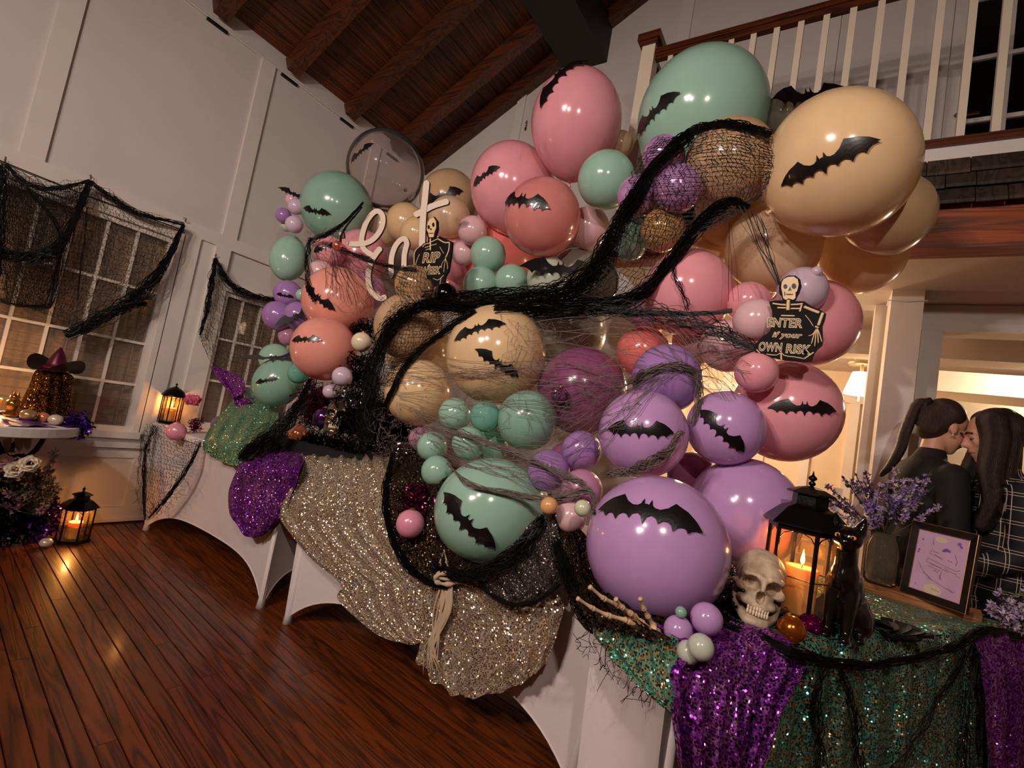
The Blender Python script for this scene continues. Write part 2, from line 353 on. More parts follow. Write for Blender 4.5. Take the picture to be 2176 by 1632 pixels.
def window(n, W, cols, rows, zs, cas):
    x0, x1, z0, z1 = W
    fr = MB()
    for a, b in (((x0, z0), (x0+.035, z1)), ((x1-.035, z0), (x1, z1)), ((x0+.035, z0), (x1-.035, z0+.035)), ((x0+.035, z1-.035), (x1-.035, z1))): fr.box((a[0], YL-.005, a[1]), (b[0], YL+.06, b[1]))
    w = struct('window_%d' % n, fr, TRIM)
    for a, b in (((x0-cas, z0+.001), (x0-.001, z1)), ((x1+.001, z0+.001), (x1+cas, z1)), ((x0-cas, z1+.001), (x1+cas, z1+.06))): MB().box((a[0], YL-.03, a[1]), (b[0], YL, b[1])).build('casing', TRIM, w)
    MB().box((x0-cas, YL-.055, z0-.045), (x1+cas, YL, z0)).build('window_sill', TRIM, w)
    for x in cols: MB().box((x-.009, YL+.012, z0), (x+.009, YL+.036, z1)).build('muntin', TRIM, w)
    for z in zs: MB().box((x0, YL+.010, z-.009), (x1, YL+.034, z+.009)).build('muntin', TRIM, w)
    cx = [x0+.03]+list(cols)+[x1-.03]; cz = [z0+.03]+list(zs)+[z1-.03]
    for a, b in zip(cx, cx[1:]):
        for c, d in zip(cz, cz[1:]): MB().box((a, YL+.022, c), (b, YL+.025, d)).build('pane', GLASS, w)
    k = int((z1-z0)/.058)
    for i in range(k):
        z = z0+.05+i*.058; MB().tube([(x0+.02, YL+.045+.004*math.sin(i), z), ((x0+x1)/2, YL+.046, z-.002), (x1-.02, YL+.045, z)], .0016, 5).build('blind_slat', WIRE, w)
    for x in np.linspace(x0+.09, x1-.09, rows):
        MB().tube([(x+.002*math.sin(i*2.1), YL+.043, z0+.03+i*(z1-z0-.06)/24) for i in range(25)], [.0016+.001*(i % 2) for i in range(25)], 5).build('blind_cord', TRIM, w)
    G = [[(x, YL+.095+.014*math.sin(x*55+1.3*math.sin(x*13)), z) for x in np.linspace(x0-.02, x1+.02, 90)] for z in (z0-.02, (z0+z1)/2, z1+.02)]
    MB().grid(G).build('curtain', CURT, w, smooth=True)
    return w
window(1, W1, (.465, .64, .81, .985, 1.16, 1.333), 4, (1.0, 1.305, 1.69), .045)
window(2, W2, (2.15, 2.31, 2.47, 2.63), 3, (1.12, 1.47), .03)

# gable wall: openings under the gallery, a glazed door on it
gw = MB(); gx0, gx1 = XG, XG+.14
def g(y0, y1, z0, z1): gw.box((gx0, y0, z0), (gx1, y1, z1))
g(1.2, 4.35, 0, 3.0); g(-.2, 1.2, ZS, 3.0); g(-.52, -.2, 0, 3.0); g(-1.8, -.52, 2.2, 3.0); g(-3.5, -1.8, 0, 3.0)
g(-.43, 4.35, 3.0, 4.0); g(-1.5, -.43, 4.95, 5.0); g(-3.5, -1.5, 3.0, 4.0)
for a, b in ((-3.5, -1.5), (-.43, 4.35)):
    ys = sorted({a, b} | {y for y in (.4,) if a < y < b}); n = len(ys)
    for p, q in zip(ys, ys[1:]):
        gw.add([(gx0, p, 4.0), (gx0, q, 4.0), (gx0, q, roofz(q)+.1), (gx0, p, roofz(p)+.1)], [(0, 3, 2, 1)])
gw.add([(gx0, -1.5, 5.0), (gx0, -.43, 5.0), (gx0, -.43, roofz(-.43)+.1), (gx0, -1.5, roofz(-1.5)+.1)], [(0, 3, 2, 1)])
gable = struct('wall_gable', gw, PAINT)
for y in (1.3, 2.9, .2): MB().box((XG-.018, y, 2.95), (XG, y+.1, roofz(y)-.02)).build('batten', TRIM, gable)
MB().box((XG-.03, -1.9, 2.2), (XG, -.40, 2.33)).build('door_header', TRIM, gable)
MB().box((XG-.02, -1.9, 2.33), (XG, -.40, 2.362)).build('header_cap', TRIM, gable)
MB().box((XG-.028, -.54, .012), (XG, -.44, 2.2)).build('door_jamb', TRIM, gable)
MB().box((XG-.028, -1.9, .012), (XG, -1.8, 2.2)).build('door_jamb', TRIM, gable)
col = MB().box((3.50, -.405, .012), (3.72, -.255, ZS)); col.box((3.49, -.415, .012), (3.73, -.245, .14))
cl = tag(col.build('column', TRIM), 'white square column under the gallery beside the two women', 'column')
MB().tube([(3.495, -.42, 2.30), (3.493, -.33, 2.292), (3.495, -.24, 2.30), (3.60, -.243, 2.298)], .003, 5).build('string', TRIM, cl)
# glazed door on the gallery
gd = MB()
for a, b in (((-1.5, 2.93), (-1.42, 4.95)), ((-.51, 2.93), (-.43, 4.95)), ((-1.42, 2.93), (-1.0, 3.2)), ((-.93, 2.93), (-.51, 3.2)), ((-1.42, 4.87), (-1.0, 4.95)), ((-.93, 4.87), (-.51, 4.95)), ((-1.0, 2.93), (-.93, 4.95))): gd.box((XG-.01, a[0], a[1]), (XG+.05, b[0], b[1]))
d1 = struct('door_1', gd, TRIM)
DARKG = mat('night_glass', (14, 10, 9), .06, var=.1, spec=.8)
for z in (3.56, 3.98, 4.4): MB().box((XG-.006, -1.45, z-.014), (XG+.03, -.48, z+.014)).build('muntin', TRIM, d1)
for y in (-.72, -1.21): MB().box((XG-.004, y-.011, 3.2), (XG+.03, y+.011, 4.87)).build('muntin', TRIM, d1)
for a, b in ((-.51, -.72), (-.72, -.93), (-1.0, -1.21), (-1.21, -1.42)):
    for c, d in ((3.2, 3.56), (3.56, 3.98), (3.98, 4.4), (4.4, 4.87)): MB().box((XG+.01, b, c), (XG+.016, a, d)).build('pane', DARKG, d1)
MB().tube([(XG-.02, -.49, 3.6), (XG-.05, -.50, 3.6), (XG-.05, -.53, 3.58), (XG-.05, -.6, 3.58)], .009, 8).build('door_handle', mat('brass', (150, 120, 70), .25, 1.), d1)
MB().box((XG-.03, -.43, 2.93), (XG, -.34, 5.0)).build('casing', TRIM, d1)
# walls out of the frame, behind the camera
struct('wall_right', MB().box((-3.6, -3.6, 0), (XG, -3.46, 4.1)), PAINT)
struct('wall_back', MB().add([(-3.6, -3.5, 0), (-3.6, 4.3, 0), (-3.6, 4.3, 4.0), (-3.6, .4, 6.2), (-3.6, -3.5, 4.0)], [(0, 1, 2, 3, 4)]), PAINT)

# roof: boards along the room, rafters under them, one black beam
ce = MB()
ce.add([(-3.6, YL+.2, roofz(YL+.2)+.03), (XG+.2, YL+.2, roofz(YL+.2)+.03), (XG+.2, .4, roofz(.4)+.03), (-3.6, .4, roofz(.4)+.03), (XG+.2, -3.6, roofz(-3.6)+.03), (-3.6, -3.6, roofz(-3.6)+.03)], [(0, 1, 2, 3), (3, 2, 4, 5)])
ceil = struct('ceiling', ce, ROOFW)
sl = nrm((0, -1, RS)); nn = V((0, RS, 1))/math.hypot(1, RS); bw = .15
for k in range(30):
    a = V((0, YL+.02, ZR))+sl*(k*bw); b = a+sl*(bw-.006)
    if b[1] < .38: break
    MB().add([(-3.5, *a[1:]), (XG, *a[1:]), (XG, *b[1:]), (-3.5, *b[1:])]+[(x, *(p+nn*.02)[1:]) for x, p in ((-3.5, a), (XG, a), (XG, b), (-3.5, b))],
             [(0, 1, 2, 3), (0, 4, 5, 1), (1, 5, 6, 2), (2, 6, 7, 3), (3, 7, 4, 0)]).build('roof_board', ROOFW, ceil)
for x in (-1.66, -1.04, -.43, .81, 1.43, 2.04, 2.66, 3.27, 3.69, .19):
    a = V((x, YL+.0, ZR-.005)); b = V((x, .42, roofz(.42)-.005)); dn = -nn*.135
    MB().add([a, a+V((.11, 0, 0)), b+V((.11, 0, 0)), b, a+dn, a+dn+V((.11, 0, 0)), b+dn+V((.11, 0, 0)), b+dn], [(0, 1, 2, 3), (4, 7, 6, 5), (0, 4, 5, 1), (1, 5, 6, 2), (2, 6, 7, 3), (3, 7, 4, 0)]).build('rafter', RAFTW, ceil)
MB().box((-3.5, 2.05, 4.68), (XG, 2.47, roofz(2.26))).build('roof_beam', BLACKBEAM, ceil)
MB().box((-3.5, .3, 5.8), (XG, .5, roofz(.4))).build('ridge_beam', RAFTW, ceil)

# ---------------------------------------------------------------- gallery with its railing
XB = 2.9; BY0, BY1 = -3.4, 1.29
bal = thing('gallery', 'gallery on a brown beam with shingle skirt above the right side', 'balcony', (XB, -1, ZS))
MB().box((XB+.01, BY0, 2.80), (XG-.002, BY1, 2.905)).build('floor_slab', PAINT, bal)
MB().box((XB-.03, BY0, 2.875), (XB+.03, BY1+.02, 2.915)).build('nosing', RAILW, bal)
MB().box((XB-.012, BY0, 2.805), (XB+.01, BY1, 2.875)).build('fascia', PAINT, bal)
MB().box((XB-.005, BY0, ZS), (XB+.12, BY1, 2.58)).build('beam', BEAMW, bal)
MB().box((XB-.012, BY0, ZS), (XB-.005, BY1, ZS+.02)).build('beam_lip', BEAMW, bal)
MB().box((XB+.12, BY0, ZS), (XG-.002, BY1, ZS+.03)).build('soffit', CEILW, bal)
rr = random.Random(5)
for r, (z1, z0, out) in enumerate(((2.812, 2.742, .05), (2.765, 2.664, .065), (2.69, 2.575, .08))):
    y = -1.6+rr.random()*.1
    while y < BY1-.05:
        wd = rr.choice((.11, .16, .2, .23)); e = min(y+wd, BY1)
        x0 = XB-out+.012; q = rr.uniform(-.004, .004)
        MB().add([(XB-.012, y+.002, z1), (XB-.012, e-.002, z1), (x0, y+.002, z0+q), (x0, e-.002, z0+q), (XB, y+.002, z1), (XB, e-.002, z1), (x0+.018, y+.002, z0+q-.014), (x0+.018, e-.002, z0+q-.014), (x0, y+.002, z0+q-.016), (x0, e-.002, z0+q-.016)],
                 [(0, 1, 3, 2), (2, 3, 9, 8), (8, 9, 7, 6), (0, 2, 8, 6, 4), (1, 5, 7, 9, 3)]).build('shingle', SHINGLE, bal); y = e
rail = thing('gallery_railing', 'brown handrail on cream balusters along the gallery', 'railing', (XB, -1, 2.905))
hr = MB(); hr.box((XB-.032, BY0, 3.80), (XB+.032, 1.2, 3.835)); hr.box((XB-.02, BY0, 3.765), (XB+.02, 1.2, 3.80)); hr.build('handrail', RAILW, rail)
BALU = mat('baluster_paint', (222, 206, 184), .4, var=.04)
b0 = None
for i in range(32):
    y = 1.095-i*.1245
    if b0 is None: b0 = MB().box((XB-.016, y-.016, 2.905), (XB+.016, y+.016, 3.77)).build('baluster', BALU, rail)
    else: share(b0, 'baluster', V((XB, y, 2.905)), rail)
MB().box((XB-.045, 1.2, 2.7), (XB+.045, 1.29, 3.86)).build('newel_post', BALU, rail)
cp = MB(); cp.box((XB-.06, 1.185, 3.86), (XB+.06, 1.305, 3.885)); cp.box((XB-.075, 1.17, 3.885), (XB+.075, 1.32, 3.935)); cp.build('newel_cap', RAILW, rail)
rt = MB(); rt.box((XB+.045, 1.215, 3.80), (XG-.002, 1.275, 3.835)); rt.build('handrail', RAILW, rail)
for i in range(6): x = XB+.17+i*.125; MB().box((x-.016, 1.229, 2.905), (x+.016, 1.261, 3.80)).build('baluster', BALU, rail)

# ---------------------------------------------------------------- the lit room beyond
CREAM = mat('cream_paint', (226, 206, 178), .6, var=.04)
struct('wall_beyond', MB().box((6.4, -3.5, 0), (6.5, 4.2, 2.6)), CREAM)
struct('ceiling_beyond', MB().box((XG+.14, -3.5, ZS+.03), (6.5, 4.2, ZS+.08)), CEILW)
wb = MB().box((XG+.14, 1.35, 0), (6.5, 1.45, ZS+.03)); struct('wall_passage', wb, CREAM)
cb = MB().box((4.55, -3.4, 2.2), (4.75, 1.35, ZS+.03)); struct('trim_1', cb, CEILW)
pn = MB()
for y in (-2.9, -1.9, -.75, -.3, .1, .55, 1.0): pn.box((6.36, y, .1), (6.4, y+.09, ZS))
struct('trim_2', pn, TRIM)
for i_, (z0_, z1_, x_) in enumerate(((.1, .22, 6.345), (.85, .9, 6.35), (2.05, 2.15, 6.352))): struct('trim_%d' % (5+i_), MB().box((x_, -3.4, z0_), (6.399, 1.35, z1_)), TRIM)
dr = MB(); dr.box((5.5, -1.62, 0), (5.54, -1.52, 2.12)); dr.box((5.5, -3.4, 2.121), (5.54, -.551, 2.30)); dr.box((5.5, -.55, 0), (5.54, -.45, 2.3)); struct('trim_3', dr, TRIM)
struct('trim_4', MB().box((5.54, -3.4, 0), (5.6, -.45, 2.05)), mat('grey_panel', (150, 140, 124), .45))
# white stair railing seen under the pink balloon
sr = thing('stair_railing', 'white lattice railing in the lit room behind the pink balloons', 'railing', (4.35, .4, .012))
for z in (1.02, .92, .82, .72): MB().box((4.33, -.12, z-.009), (4.37, 1.3, z+.009)).build('rail', TRIM, sr)
MB().box((4.32, -.12, 1.06), (4.38, 1.3, 1.09)).build('top_rail', TRIM, sr)
for i in range(14): y = -.1+i*.105; MB().box((4.335, y-.009, .72), (4.365, y+.009, 1.07)).build('lattice_bar', TRIM, sr)
for y in (-.13, .6, 1.3): MB().box((4.31, y-.03, .012), (4.39, y+.03, 1.15)).build('post', TRIM, sr)
for i in range(7): y = -.05+i*.1; MB().box((4.2-.01, y-.01, .012), (4.2+.01, y+.01, .62)).build('baluster', TRIM, sr)
MB().box((4.18, -.1, .60), (4.24, 1.3, .64)).build('lower_rail', TRIM, sr)
# pendant lamp
lc = pd(1828, 815, 4.0)
pl = thing('pendant_lamp', 'lit white shade lamp hanging by the column', 'lamp', (lc[0], lc[1], lc[2]-.12))
SHADE = mat('lamp_shade', (255, 235, 205), .8, emit=(255, 226, 180), estr=3.2)
MB().lathe([(.062, .09), (.112, -.09), (.109, -.09), (.059, .09)], lc, 28).build('lamp_shade', SHADE, pl, smooth=True)
BRASS = mat('lamp_metal', (196, 170, 140), .4, .6)
MB().tube([lc+V((0, 0, .09)), lc+V((0, 0, .16))], .012, 8).build('socket', BRASS, pl)
MB().lathe([(.02, -.012), (.085, -.012), (.09, 0), (.085, .012), (.02, .012)], lc+V((.03, .01, .17)), 20).build('ring', BRASS, pl, smooth=True)
MB().tube([lc+V((.03, .05, .17)), V((lc[0]+.03, lc[1]+.05, ZS+.03))], .006, 6).build('rod', BRASS, pl)
MB().lathe([(.03, 0), (.03, .015), (.01, .02)], (lc[0]+.03, lc[1]+.05, ZS+.008), 12).build('ceiling_plate', BRASS, pl)
MB().tube([lc-V((0, 0, .06)), lc-V((0, 0, .15))], [.004, .007], 6).build('finial', BRASS, pl)
pt = bpy.data.lights.new('bulb', 'POINT'); pt.energy = 9; pt.color = (1, .76, .5); pt.shadow_soft_size = .04
po = bpy.data.objects.new('bulb', pt); COL.objects.link(po); po.parent = pl; po.location = (0, 0, .02)
# ================================================================ tables in white stretch covers
SPAN = mat('stretch_fabric', (222, 208, 206), .7, var=.03, vscale=12, bump=.04, bscale=300)
def table(name, label, P4, H, pk=(.16, .2, .16, .2), inset=None):
    P4 = [V((p[0], p[1], 0)) for p in P4]; c = sum(P4)/4; t = thing(name, label, 'table', (c[0], c[1], .0), 'stretch-covered tables under the garland')
    F = [p+nrm(c-p)*(inset or [.03]*4)[i] for i, p in enumerate(P4)]; cv = MB()
    for i in range(4):
        a, b = P4[i], P4[(i+1) % 4]; fa, fb = F[i], F[(i+1) % 4]; inw = nrm(c-(a+b)/2); G = []
        for v in np.linspace(0, 1, 17):
            row = []
            for u in np.linspace(0, 1, 41):
                top = a+(b-a)*u+V((0, 0, H)); w = abs(2*u-1); zh = .004+pk[i]*(1-w**4.5)
                bot = fa+(fb-fa)*u; bot = bot+inw*(.07*(1-w**2)); bot[2] = zh
                p = top+(bot-top)*v; p = p+inw*(.02*math.sin(math.pi*v)*(1-w**6)); row.append(p)
            G.append(row)
        cv.grid(G)
        MB().tube([G[-1][k]+V((0, 0, .004)) for k in range(41)], .004, 6).build('hem', SPAN, t, smooth=True)
    cv.add([p+V((0, 0, H)) for p in P4], [(0, 1, 2, 3)])
    cv.build('cover', SPAN, t, smooth=True)
    top = MB(); top.add([p+V((0, 0, H-.002)) for p in P4]+[p+V((0, 0, H-.04)) for p in P4], [(0, 1, 2, 3), (7, 6, 5, 4)]+[(i, i+4, (i+1) % 4+4, (i+1) % 4) for i in range(4)]); top.build('tabletop', SPAN, t)
    for i in range(4):
        f = F[i]+nrm(c-F[i])*.02
        MB().tube([V((f[0], f[1], .0)), V((f[0], f[1], .05)), P4[i]+nrm(c-P4[i])*.05+V((0, 0, H-.05))], [.024, .018, .014], 10).build('leg', SPAN, t, smooth=True)
    return t
TH = .75
table('banquet_table', 'far white stretch-covered table with the teal and purple sequin cloths', [(1.64, 2.37), (1.64, 4.10), (2.40, 4.10), (2.40, 2.37)], TH, (.165, .16, .165, .16), [.03, .13, .05, .03])
table('banquet_table', 'middle white stretch-covered table under the champagne sequin cloth', [(1.65, .47), (1.65, 2.23), (2.41, 2.23), (2.41, .47)], TH, (.205, .16, .2, .17), [.12, .03, .03, .05])
table('banquet_table', 'near table dressed with teal and purple sequins at the lower right', [onC(0, 0, 0)[:2], onC(0, .3, 0)[:2], onC(1.78, .56, 0)[:2], onC(1.78, 0, 0)[:2]], TH)

# ================================================================ balloons
LX = {'mint': ((166, 206, 186), .17), 'mintd': ((148, 190, 170), .2), 'pink': ((246, 168, 178), .17), 'coral': ((244, 130, 122), .22), 'salmon': ((244, 164, 148), .18),
      'lpink': ((240, 196, 200), .2), 'cream': ((242, 206, 158), .17), 'tan': ((206, 170, 130), .2), 'lav': ((204, 158, 212), .18), 'purp': ((176, 132, 196), .18),
      'plum': ((150, 84, 124), .2), 'lilac': ((222, 198, 216), .2), 'sage': ((206, 212, 194), .2), 'grey': ((172, 168, 152), .25), 'mauve': ((200, 142, 174), .2)}
for k, (c, r) in LX.items(): latex('latex_'+k, c, r)
latex('latex_pearl', (242, 212, 176), .22, .4, 0); latex('latex_gold', (220, 170, 108), .2, .15, .2); latex('latex_chrome', (200, 146, 200), .16, .05, .3)
latex('latex_pink_film', (236, 152, 148), .2, .35); latex('latex_bronze', (196, 158, 114), .18, .1, .2)
clearfilm('latex_clear', (244, 236, 236), .955, .08); clearfilm('latex_smoke', (170, 166, 154), .85, .08); clearfilm('latex_mintfilm', (150, 214, 196), .55, .1); clearfilm('latex_pinkfilm', (238, 170, 164), .42, .1)
prof = []
for t in np.linspace(0.0, math.pi, 30):
    z = -math.cos(t); r = math.sin(t)
    if z < 0: z *= 1.03+.09*(-z)**6; r *= 1-.05*max(0, -z-.3)
    prof.append((max(r, .012), z))
ub = MB(); kn = [(.05, -1.20), (.045, -1.185), (.022, -1.165), (.03, -1.14)]; ub.lathe(kn+prof, (0, 0, 0), 40); ub.smooth = True
UBAL = ub.mesh('balloon', (0, 0, 0)); UBAL.materials.append(MATS['latex_mint'])
BAL = []     # centre, radius, object
def balloon(px, py, rp, x, m, label, el=1., ang=None, cat='balloon', grp='balloons of the garland', free=False):
    BAL.append(dict(px=px, py=py, rp=rp, x=x, m=m, label=label, el=el, ang=ang, grp=grp, free=free, d=depth(px_(px, py, x))))
G1 = balloon
# top right
G1(1780, 353, 144, 2.05, 'cream', 'largest cream balloon with one black bat, top right', .9, 214)
G1(1886, 456, 84, 2.35, 'cream', 'plain cream balloon peeking out right of the largest cream one')
G1(1832, 541, 80, 2.5, 'pearl', 'golden pearl balloon touching the ceiling under the gallery beam')
G1(1640, 526, 94, 2.4, 'pearl', 'pearly cream balloon above the skull of the risk sign')
G1(1548, 452, 70, 2.45, 'cream', 'cream balloon half hidden below the big netted balloon')
G1(1475, 545, 62, 2.55, 'cream', 'peach cream balloon behind the net above the big rose balloon')
G1(1600, 600, 50, 2.6, 'cream', 'small peach balloon behind the skull sign string')
G1(1490, 250, 132, 2.4, 'mint', 'largest mint balloon in front of the gallery balusters', 1.02, 240)
G1(1668, 247, 47, 2.5, 'smoke', 'smoky clear balloon with a bat, between largest mint and cream')
G1(1550, 348, 92, 2.1, 'tan', 'big tan balloon wrapped in black net')
G1(1410, 333, 44, 2.0, 'chrome', 'upper of three netted metallic lilac balloons')
G1(1441, 401, 50, 1.95, 'chrome', 'largest and lowest-right of three netted metallic lilac balloons')
G1(1356, 417, 44, 2.0, 'chrome', 'left of three netted metallic lilac balloons')
G1(1408, 488, 46, 2.05, 'gold', 'golden balloon under the three netted lilac ones')
G1(1334, 505, 46, 2.15, 'mint', 'mint balloon under the net left of the golden one')
G1(1288, 383, 60, 2.2, 'mint', 'mint balloon between the tall pink one and the net')
G1(1319, 306, 27, 2.55, 'pearl', 'small pearl balloon behind the tall pink and largest mint ones')
G1(1224, 262, 100, 2.35, 'pink', 'tall pink balloon at the very top of the garland', 1.1, 265)
G1(1090, 402, 92, 2.5, 'pink', 'pink balloon with two bats left of the tall pink one', 1.05, 290)
G1(1152, 462, 81, 2.2, 'pink_film', 'sheer pink balloon carrying a bat in the upper middle')
G1(1250, 484, 44, 2.45, 'lpink', 'pale pink balloon right of the sheer pink one')
G1(1004, 490, 31, 2.4, 'lpink', 'pale pink balloon above the mint trio, beside the tombstone sign')
G1(986, 537, 28, 2.5, 'lpink', 'smaller pale pink balloon under another, beside the tombstone sign')
G1(1037, 541, 38, 2.3, 'mint', 'top balloon of the mint trio left of centre')
G1(1022, 604, 38, 2.3, 'mint', 'lower left balloon of the mint trio')
G1(1087, 597, 36, 2.35, 'mint', 'lower right balloon of the mint trio')
G1(955, 545, 62, 2.65, 'pink', 'rose balloon behind the tombstone sign')
G1(930, 615, 50, 2.7, 'pink', 'rose balloon low behind the tombstone sign and net')
G1(1062, 545, 85, 2.75, 'coral', 'glowing coral balloon deep behind the mint trio')
G1(1165, 592, 46, 2.35, 'sage', 'pale sage balloon with a bat right of the mint trio')
G1(1222, 580, 52, 2.45, 'grey', 'grey balloon behind the bat at the upper middle net')
G1(1266, 600, 48, 2.2, 'smoke', 'smoky balloon under the gathered black net')
# cream row upper left
G1(954, 425, 62, 2.75, 'tan', 'tan balloon with a wide bat behind the white letter t')
G1(955, 462, 44, 2.55, 'pearl', 'pearl balloon right of the white letter t')
G1(818, 483, 40, 2.7, 'pearl', 'pearl balloon left in the row behind the white letters')
G1(862, 474, 42, 2.6, 'cream', 'cream balloon middle in the row behind the white letters')
G1(886, 497, 36, 2.5, 'cream', 'small cream balloon touching the stem of the letter t')
G1(820, 362, 81, 2.5, 'clear', 'big clear balloon with a small bat against the rafters')
G1(716, 442, 74, 2.3, 'mintd', 'dark mint balloon with a bat at the upper left end')
G1(602, 458, 16, 2.05, 'purp', 'small purple balloon leftmost in the grape-like cluster')
G1(629, 439, 17, 2.05, 'lilac', 'small lilac balloon topmost in the grape-like cluster')
G1(625, 477, 18, 2.0, 'lilac', 'small lilac balloon lowest in the grape-like cluster')
G1(609, 480, 12, 2.1, 'sage', 'tiny whitish balloon in the grape-like cluster')
G1(622, 426, 15, 2.08, 'lpink', 'tiny pink balloon behind the bat at the upper left tip')
G1(613, 550, 42, 2.1, 'mint', 'tall mint balloon at the left end above the purple ones', 1.28, 85)
G1(612, 625, 29, 2.05, 'purp', 'purple balloon with a small bat below the tall mint one')
G1(590, 671, 31, 2.0, 'purp', 'purple balloon at the left edge by the netted window')
G1(633, 670, 29, 2.05, 'purp', 'purple balloon with a bat left of the coral pair')
G1(642, 627, 13, 2.0, 'mint', 'tiny mint balloon between purple and salmon ones')
G1(612, 714, 20, 2.1, 'mauve', 'mauve balloon under the purple pair at the left edge')
G1(768, 545, 56, 2.45, 'pink', 'rose balloon behind the tall loop of white letters')
G1(700, 535, 33, 2.15, 'pink', 'pink balloon with a bat and black net near the left top')
G1(681, 579, 26, 2.05, 'lpink', 'pale pink balloon under black twigs on the left')
G1(717, 640, 72, 2.0, 'salmon', 'upper of two big salmon balloons, cobwebbed, with a bat')
G1(780, 620, 40, 2.4, 'mauve', 'dim mauve balloon inside the loop of the white letters')
G1(688, 741, 67, 1.85, 'salmon', 'lower of two big salmon balloons, glossy, with a bat')
G1(727, 800, 21, 1.8, 'lilac', 'small lilac balloon at the foot of the lower salmon one')
G1(701, 832, 15, 1.9, 'lilac', 'tiny lilac balloon in the black tinsel')
G1(591, 812, 51, 1.95, 'mintd', 'mint balloon with two bats resting on the teal cloth', 1.1, 60)
G1(584, 762, 32, 2.1, 'mint', 'mint balloon behind the two-bat mint one')
G1(634, 793, 22, 1.88, 'mintfilm', 'sheer mint balloon beside the lower salmon one')
G1(541, 842, 22, 2.1, 'mint', 'small mint balloon at the left end by the purple bow')
# middle
G1(881, 606, 42, 1.95, 'bronze', 'bronze netted balloon in front of the tombstone sign')
G1(868, 695, 72, 1.9, 'tan', 'big tan balloon under black net left of centre')
G1(893, 752, 70, 2.1, 'cream', 'cream balloon behind the net between tan and big cream')
G1(889, 834, 71, 1.8, 'cream', 'lower cream balloon above the mint cluster')
G1(1054, 754, 106, 1.85, 'cream', 'big cream balloon with two bats at the centre')
G1(1205, 700, 82, 2.35, 'grey', 'greyish balloon behind cobweb right of the big cream one')
G1(1130, 640, 50, 2.5, 'sage', 'sage balloon under the thick black net rope')
G1(1236, 830, 94, 2.05, 'plum', 'deep plum balloon under cobwebs at the centre')
G1(1366, 748, 55, 2.15, 'coral', 'coral balloon above the cobwebbed purple one')
G1(1416, 803, 72, 1.85, 'purp', 'purple balloon wreathed in grey cobweb')
G1(1460, 622, 92, 2.15, 'pink', 'big rose balloon right of the net rope')
G1(1385, 650, 55, 2.4, 'mauve', 'mauve balloon behind the crossing net strands')
G1(1480, 725, 50, 2.3, 'lpink', 'peachy pink balloon behind the fan of net strings')
G1(1545, 735, 56, 2.2, 'lpink', 'pale pink balloon behind the knot of net strings')
G1(1590, 643, 44, 2.15, 'pink', 'small pink balloon upper left of the risk sign')
G1(1606, 681, 46, 1.95, 'lpink', 'pale pink balloon covering the left edge of the risk sign')
G1(1607, 791, 44, 1.9, 'pink', 'small pink balloon under the risk sign')
G1(1705, 617, 49, 2.3, 'lilac', 'whitish lilac balloon behind the skull of the risk sign')
G1(1735, 577, 11, 2.25, 'lilac', 'tiny whitish balloon above the lilac one')
G1(1722, 686, 92, 2.5, 'pink', 'big pink balloon behind the risk sign')
G1(1668, 873, 107, 2.15, 'pink', 'biggest pink balloon with one bat on the right')
G1(1541, 909, 79, 1.9, 'lav', 'lavender balloon with a slanted bat next to the biggest pink')
G1(1366, 921, 93, 1.7, 'lav', 'lavender balloon with a level bat above the largest lavender')
G1(1394, 1160, 147, 1.5, 'lav', 'largest lavender balloon with a wide bat, front centre')
G1(1580, 1086, 113, 2.0, 'lav', 'lavender balloon behind the near lantern')
G1(1470, 1010, 50, 2.1, 'plum', 'dark plum balloon wedged behind the lavender ones')
G1(1235, 957, 42, 1.75, 'purp', 'purple balloon left of the level-bat lavender one')
G1(1166, 1000, 45, 1.7, 'purp', 'webbed purple balloon right above the front mint one')
G1(1200, 975, 34, 1.85, 'plum', 'dark purple balloon between the two webbed purple ones')
G1(1236, 1041, 44, 1.65, 'mauve', 'mauve balloon wound with dark twigs')
G1(1213, 1098, 34, 1.6, 'lpink', 'pale pink balloon left of the largest lavender')
G1(1040, 1082, 112, 1.65, 'mint', 'big front mint balloon with a slanted bat', 1.08, 10)
G1(1120, 893, 64, 1.8, 'mintd', 'mint balloon under cobwebs below the big cream one')
G1(966, 880, 35, 1.75, 'mint', 'mint balloon upper left in the front mint cluster')
G1(1031, 885, 33, 1.7, 'mintfilm', 'sheer mint balloon in the front mint cluster')
G1(1040, 945, 40, 1.85, 'mint', 'mint balloon deep inside the front mint cluster')
G1(918, 949, 32, 1.68, 'mint', 'mint balloon leftmost of the front cluster')
G1(996, 942, 36, 1.66, 'mint', 'mint balloon crossed by a cobweb in the front cluster')
G1(928, 1001, 33, 1.63, 'mint', 'mint balloon lowest of the front cluster')
G1(893, 932, 25, 1.8, 'mauve', 'dim mauve balloon behind the leftmost front mint')
# small cluster hanging in front of the largest lavender
G1(1501, 1315, 33, 1.31, 'lav', 'upper right lilac balloon of the small front cluster')
G1(1441, 1339, 30, 1.27, 'lav', 'left lilac balloon of the small front cluster')
G1(1489, 1375, 27, 1.17, 'sage', 'front sage balloon of the small front cluster')
G1(1463, 1386, 24, 1.19, 'sage', 'lowest sage balloon of the small front cluster')
G1(1447, 1301, 12, 1.26, 'mintd', 'tiny mint balloon atop the small front cluster')
